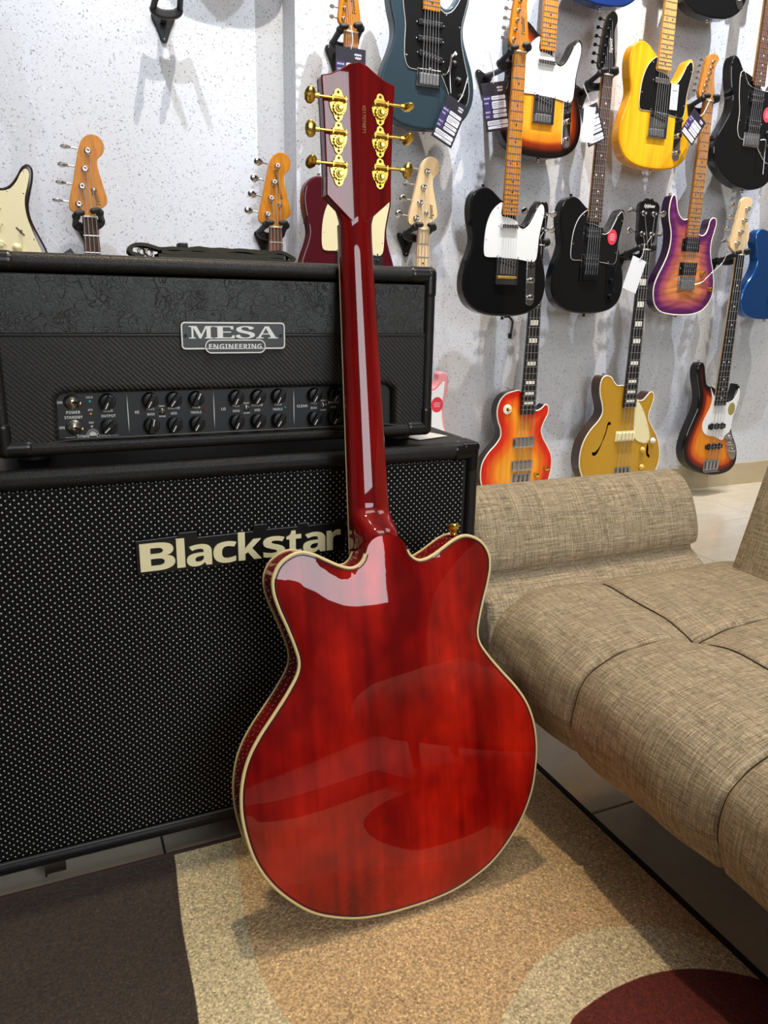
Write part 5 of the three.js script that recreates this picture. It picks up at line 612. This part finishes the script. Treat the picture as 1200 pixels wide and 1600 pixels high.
// ---------------------------------------------------------------- wall hangers
const plateS = smooth([[-0.034, 0.026], [-0.03, 0.034], [-0.02, 0.034], [0, 0.026], [0.02, 0.034], [0.03, 0.034], [0.034, 0.026], [0.024, 0.004], [0.012, -0.026], [0.008, -0.037], [0, -0.041], [-0.008, -0.037], [-0.012, -0.026], [-0.024, 0.004]].reverse(), 60), plateG2 = extr(plateS, 0.008, 0.0025, 3);
const prongG = merge([new THREE.CapsuleGeometry(0.0085, 0.05, 6, 14).rotateX(Math.PI / 2).translate(0, 0, 0.03), new THREE.SphereGeometry(0.0115, 14, 10).translate(0, 0, 0.062)]);
const gateG = new THREE.CapsuleGeometry(0.0078, 0.014, 6, 12).rotateZ(Math.PI / 2);
function hanger(x, y, z, wallZ, label, tilt = 0, open = false) { // z: the plane of the neck's back
  const t = thing('guitar_hanger', label, 'hanger', 'guitar hangers on the wall', [x, y - 0.024, wallZ]), yz = z - wallZ - 0.032;
  part('wall_plate', plateG2, blackPlastic, t, [0, -0.012, 0.0002]);
  for (const [a, b] of [[-0.024, 0.015], [0.024, 0.015], [0, -0.043]]) part('screw', screwG, steel, t, [a, b, 0.0085]);
  part('arm', cyl(0.0085, 0.0085, Math.max(0.02, yz), 14).rotateX(Math.PI / 2).translate(0, 0, Math.max(0.02, yz) / 2), blackMetal, t);
  const yk = part('yoke', extr(smooth([[-0.046, 0.006], [-0.04, 0.014], [-0.03, 0.01], [-0.018, 0.004], [0, 0.002], [0.018, 0.004], [0.03, 0.01], [0.04, 0.014], [0.046, 0.006], [0.042, -0.008], [0.025, -0.018], [0, -0.021], [-0.025, -0.018], [-0.042, -0.008]].reverse(), 60), 0.022, 0.005, 3).translate(0, 0, -0.011), blackRubber, t, [0, 0.01, yz], [0, 0, tilt]);
  for (const s of [-1, 1]) { const pr = part('prong', prongG, blackRubber, yk, [s * 0.0375, 0.004, 0.0], [-0.28, s * -0.08, 0]); part('gate', open ? gateG.clone().rotateY(Math.PI / 2).translate(0, 0.004, 0.084) : gateG.clone().translate(s * -0.010, 0.004, 0.073), blackRubber, pr); }
}
const WR = ROOM.zBack, WL = ROOM.zBackL;
hanger(0.904, 1.522, -1.384, WR, 'black guitar hanger holding the maroon guitar above the red headstock', 0.2);
hanger(1.429, 1.52, -1.304, WR, 'long-armed black guitar hanger holding the black guitar with white pickguard', 0.28);
hanger(1.823, 1.52, -1.374, WR, 'black guitar hanger holding the black guitar with red sticker', 0.18);
hanger(2.282, 1.492, -1.374, WR, 'black guitar hanger holding the purple guitar', 0.05);
hanger(1.157, 0.999, -1.384, WR, 'black guitar hanger holding the pink bass', 0.02);
hanger(1.595, 0.97, -1.374, WR, 'black guitar hanger holding the cherry sunburst bass', 0.1);
hanger(2.062, 0.975, -1.374, WR, 'black guitar hanger holding the gold-top bass', 0.02);
hanger(2.54, 0.976, -1.374, WR, 'black guitar hanger holding the three-tone sunburst bass', 0.18);
hanger(0.161, 0.989, -1.504, WL, 'black guitar hanger holding the bass left of the strap', 0.22);
hanger(0.703, 0.99, -1.504, WL, 'black guitar hanger holding the bass beside the wall step', 0.02);
hanger(0.414, 1.572, -1.515, WL, 'empty black guitar hanger at the top left', 0.1, true);
for (const [x, y, n] of [[1.156, 2.078, 'dark teal guitar'], [1.585, 2.034, 'sunburst guitar with white pickguard'], [2.062, 2.034, 'butterscotch guitar'], [2.516, 2.035, 'black offset guitar'], [1.79, 2.513, 'blue guitar at the top'], [2.257, 2.546, 'black guitar at the top right']]) hanger(x, y, -1.374, WR, 'black guitar hanger holding the ' + n, 0.03);
hanger(2.775, 1.468, -1.374, WR, 'black guitar hanger holding the metallic blue guitar', 0.03);
hanger(0.6, 2.55, -1.504, WL, 'black guitar hanger holding the white guitar near the ceiling', 0.03);
hanger(-0.11, 1.505, -1.504, WL, 'black guitar hanger holding the guitar with large cream pickguard', 0.03);

// ---------------------------------------------------------------- price tags
const tagTex = canvasTex(256, 384, (g, w, h) => {
  g.fillStyle = '#2a2733'; g.fillRect(0, 0, w, h); g.fillStyle = '#43366f'; g.fillRect(0, 96, 78, 190);
  g.fillStyle = '#ecebf2'; const rr = (x, y, a, b) => { g.beginPath(); g.roundRect ? g.roundRect(x, y, a, b, 10) : g.rect(x, y, a, b); g.fill(); };
  rr(88, 104, 150, 32); rr(88, 146, 150, 62); rr(88, 218, 150, 28); rr(88, 254, 150, 28); rr(16, 302, 224, 38); rr(16, 346, 224, 24);
  g.font = 'bold 19px sans-serif'; ['BRAND', 'TYPE', 'PRICE', 'DISC'].forEach((s, i) => g.fillText(s, 8, [126, 164, 238, 274][i]));
  for (const [x, y, l] of [[160, 34, 62], [166, 58, 52]]) for (let i = 0; i < l; i += 9) g.fillRect(x + i, y - (i % 2) * 3, 8, 13 + (i % 4));
  g.fillStyle = '#4a4a55'; for (const [x, y, l] of [[98, 118, 80], [98, 162, 124], [98, 176, 110], [98, 190, 60], [98, 230, 96], [98, 266, 70], [28, 314, 150], [28, 326, 110], [110, 356, 60]]) g.fillRect(x, y, l, 4);
});
const printMat = std(0xffffff, 0.45, 0, { map: tagTex }), tagBack = std(0xe4e6ea, 0.5), tagDark = std(0x24222c, 0.5), sleeve = phys({ color: 0xffffff, roughness: 0.03, transmission: 1, thickness: 0, ior: 1.45, transparent: true });
function tag(x, y, z, w, h, a, label, o = {}) {
  const t = thing('price_tag', label, 'price tag', 'price tags hung on the guitars', [x, y, z]); t.rotation.set(o.tx || 0, o.ty || 0, a);
  part('card', rbox(w, h, 0.0012, 0.0004, 0, 0, 0, 1), o.white ? tagBack : tagDark, t);
  if (!o.white) part('printed_face', new THREE.PlaneGeometry(w * 0.97, h * 0.97).translate(0, 0, 0.0009), printMat, t);
  if (o.sleeve) part('clear_sleeve', box(w * 1.12, h * 1.2, 0.0006, 0, h * 0.05, 0.0024), sleeve, t);
  if (o.second) part('second_card', rbox(w * 0.62, h * 0.9, 0.001, 0.0003, -w * 0.26, -h * 0.02, 0.003, 1), tagBack, t, null, [0, 0, -a]);
  part('cord', tube([[0, h * 0.47, 0.002], [0.004, h * 0.62, 0.004], [0, h * 0.62 + (o.cord || 0.05), 0]], 0.0013, 16, 6), std(0xd8d8d6, 0.7), t);
}
tag(0.886, 1.40, -1.318, 0.092, 0.14, 0.0, 'purple and white price tag above the red headstock', { sleeve: true, cord: 0.04 });
tag(1.222, 1.316, -1.335, 0.078, 0.132, -0.42, 'purple and white price tag on the dark teal guitar', { sleeve: true, cord: 0.06 });
tag(1.385, 1.375, -1.335, 0.09, 0.138, 0.22, 'purple and white price tag beside the white-pickguard guitar neck', { sleeve: true, cord: 0.07 });
tag(1.758, 1.358, -1.325, 0.075, 0.12, 0.42, 'dark price tag half covered by a white card', { cord: 0.05, second: true });
tag(2.187, 1.392, -1.315, 0.075, 0.095, -0.6, 'dark price tag overlapping the butterscotch guitar', { cord: 0.05 });
tag(1.999, 0.886, -1.325, 0.066, 0.118, -0.3, 'blank white price tag on the gold-top bass', { white: true, cord: 0.04 });
tag(0.106, 0.845, -1.46, 0.06, 0.1, 0.6, 'dark price tag just above the amplifier head', { cord: 0.05 });
// strap lock dangling under the black guitar
{ const t = thing('strap_tab', 'short black strap tab dangling below the black guitar with white pickguard', 'strap', null, [1.44, 0.733, -1.3]);
  part('tab', tube([[0, 0, 0], [0.016, 0.0, 0.004], [0.03, -0.014, 0.008], [0.03, -0.034, 0.008], [0.025, -0.062, 0.008]], 0.004, 30, 8).scale(1, 1, 0.6), blackPlastic, t); part('buckle', rbox(0.013, 0.018, 0.006, 0.002, 0.024, -0.062, 0.005), blackMetal, t); }

scene.traverse((o) => { if (o.isMesh) { o.castShadow = true; o.receiveShadow = true; } if (o.isLight && o.shadow) o.castShadow = true; });
renderer.render(scene, camera);
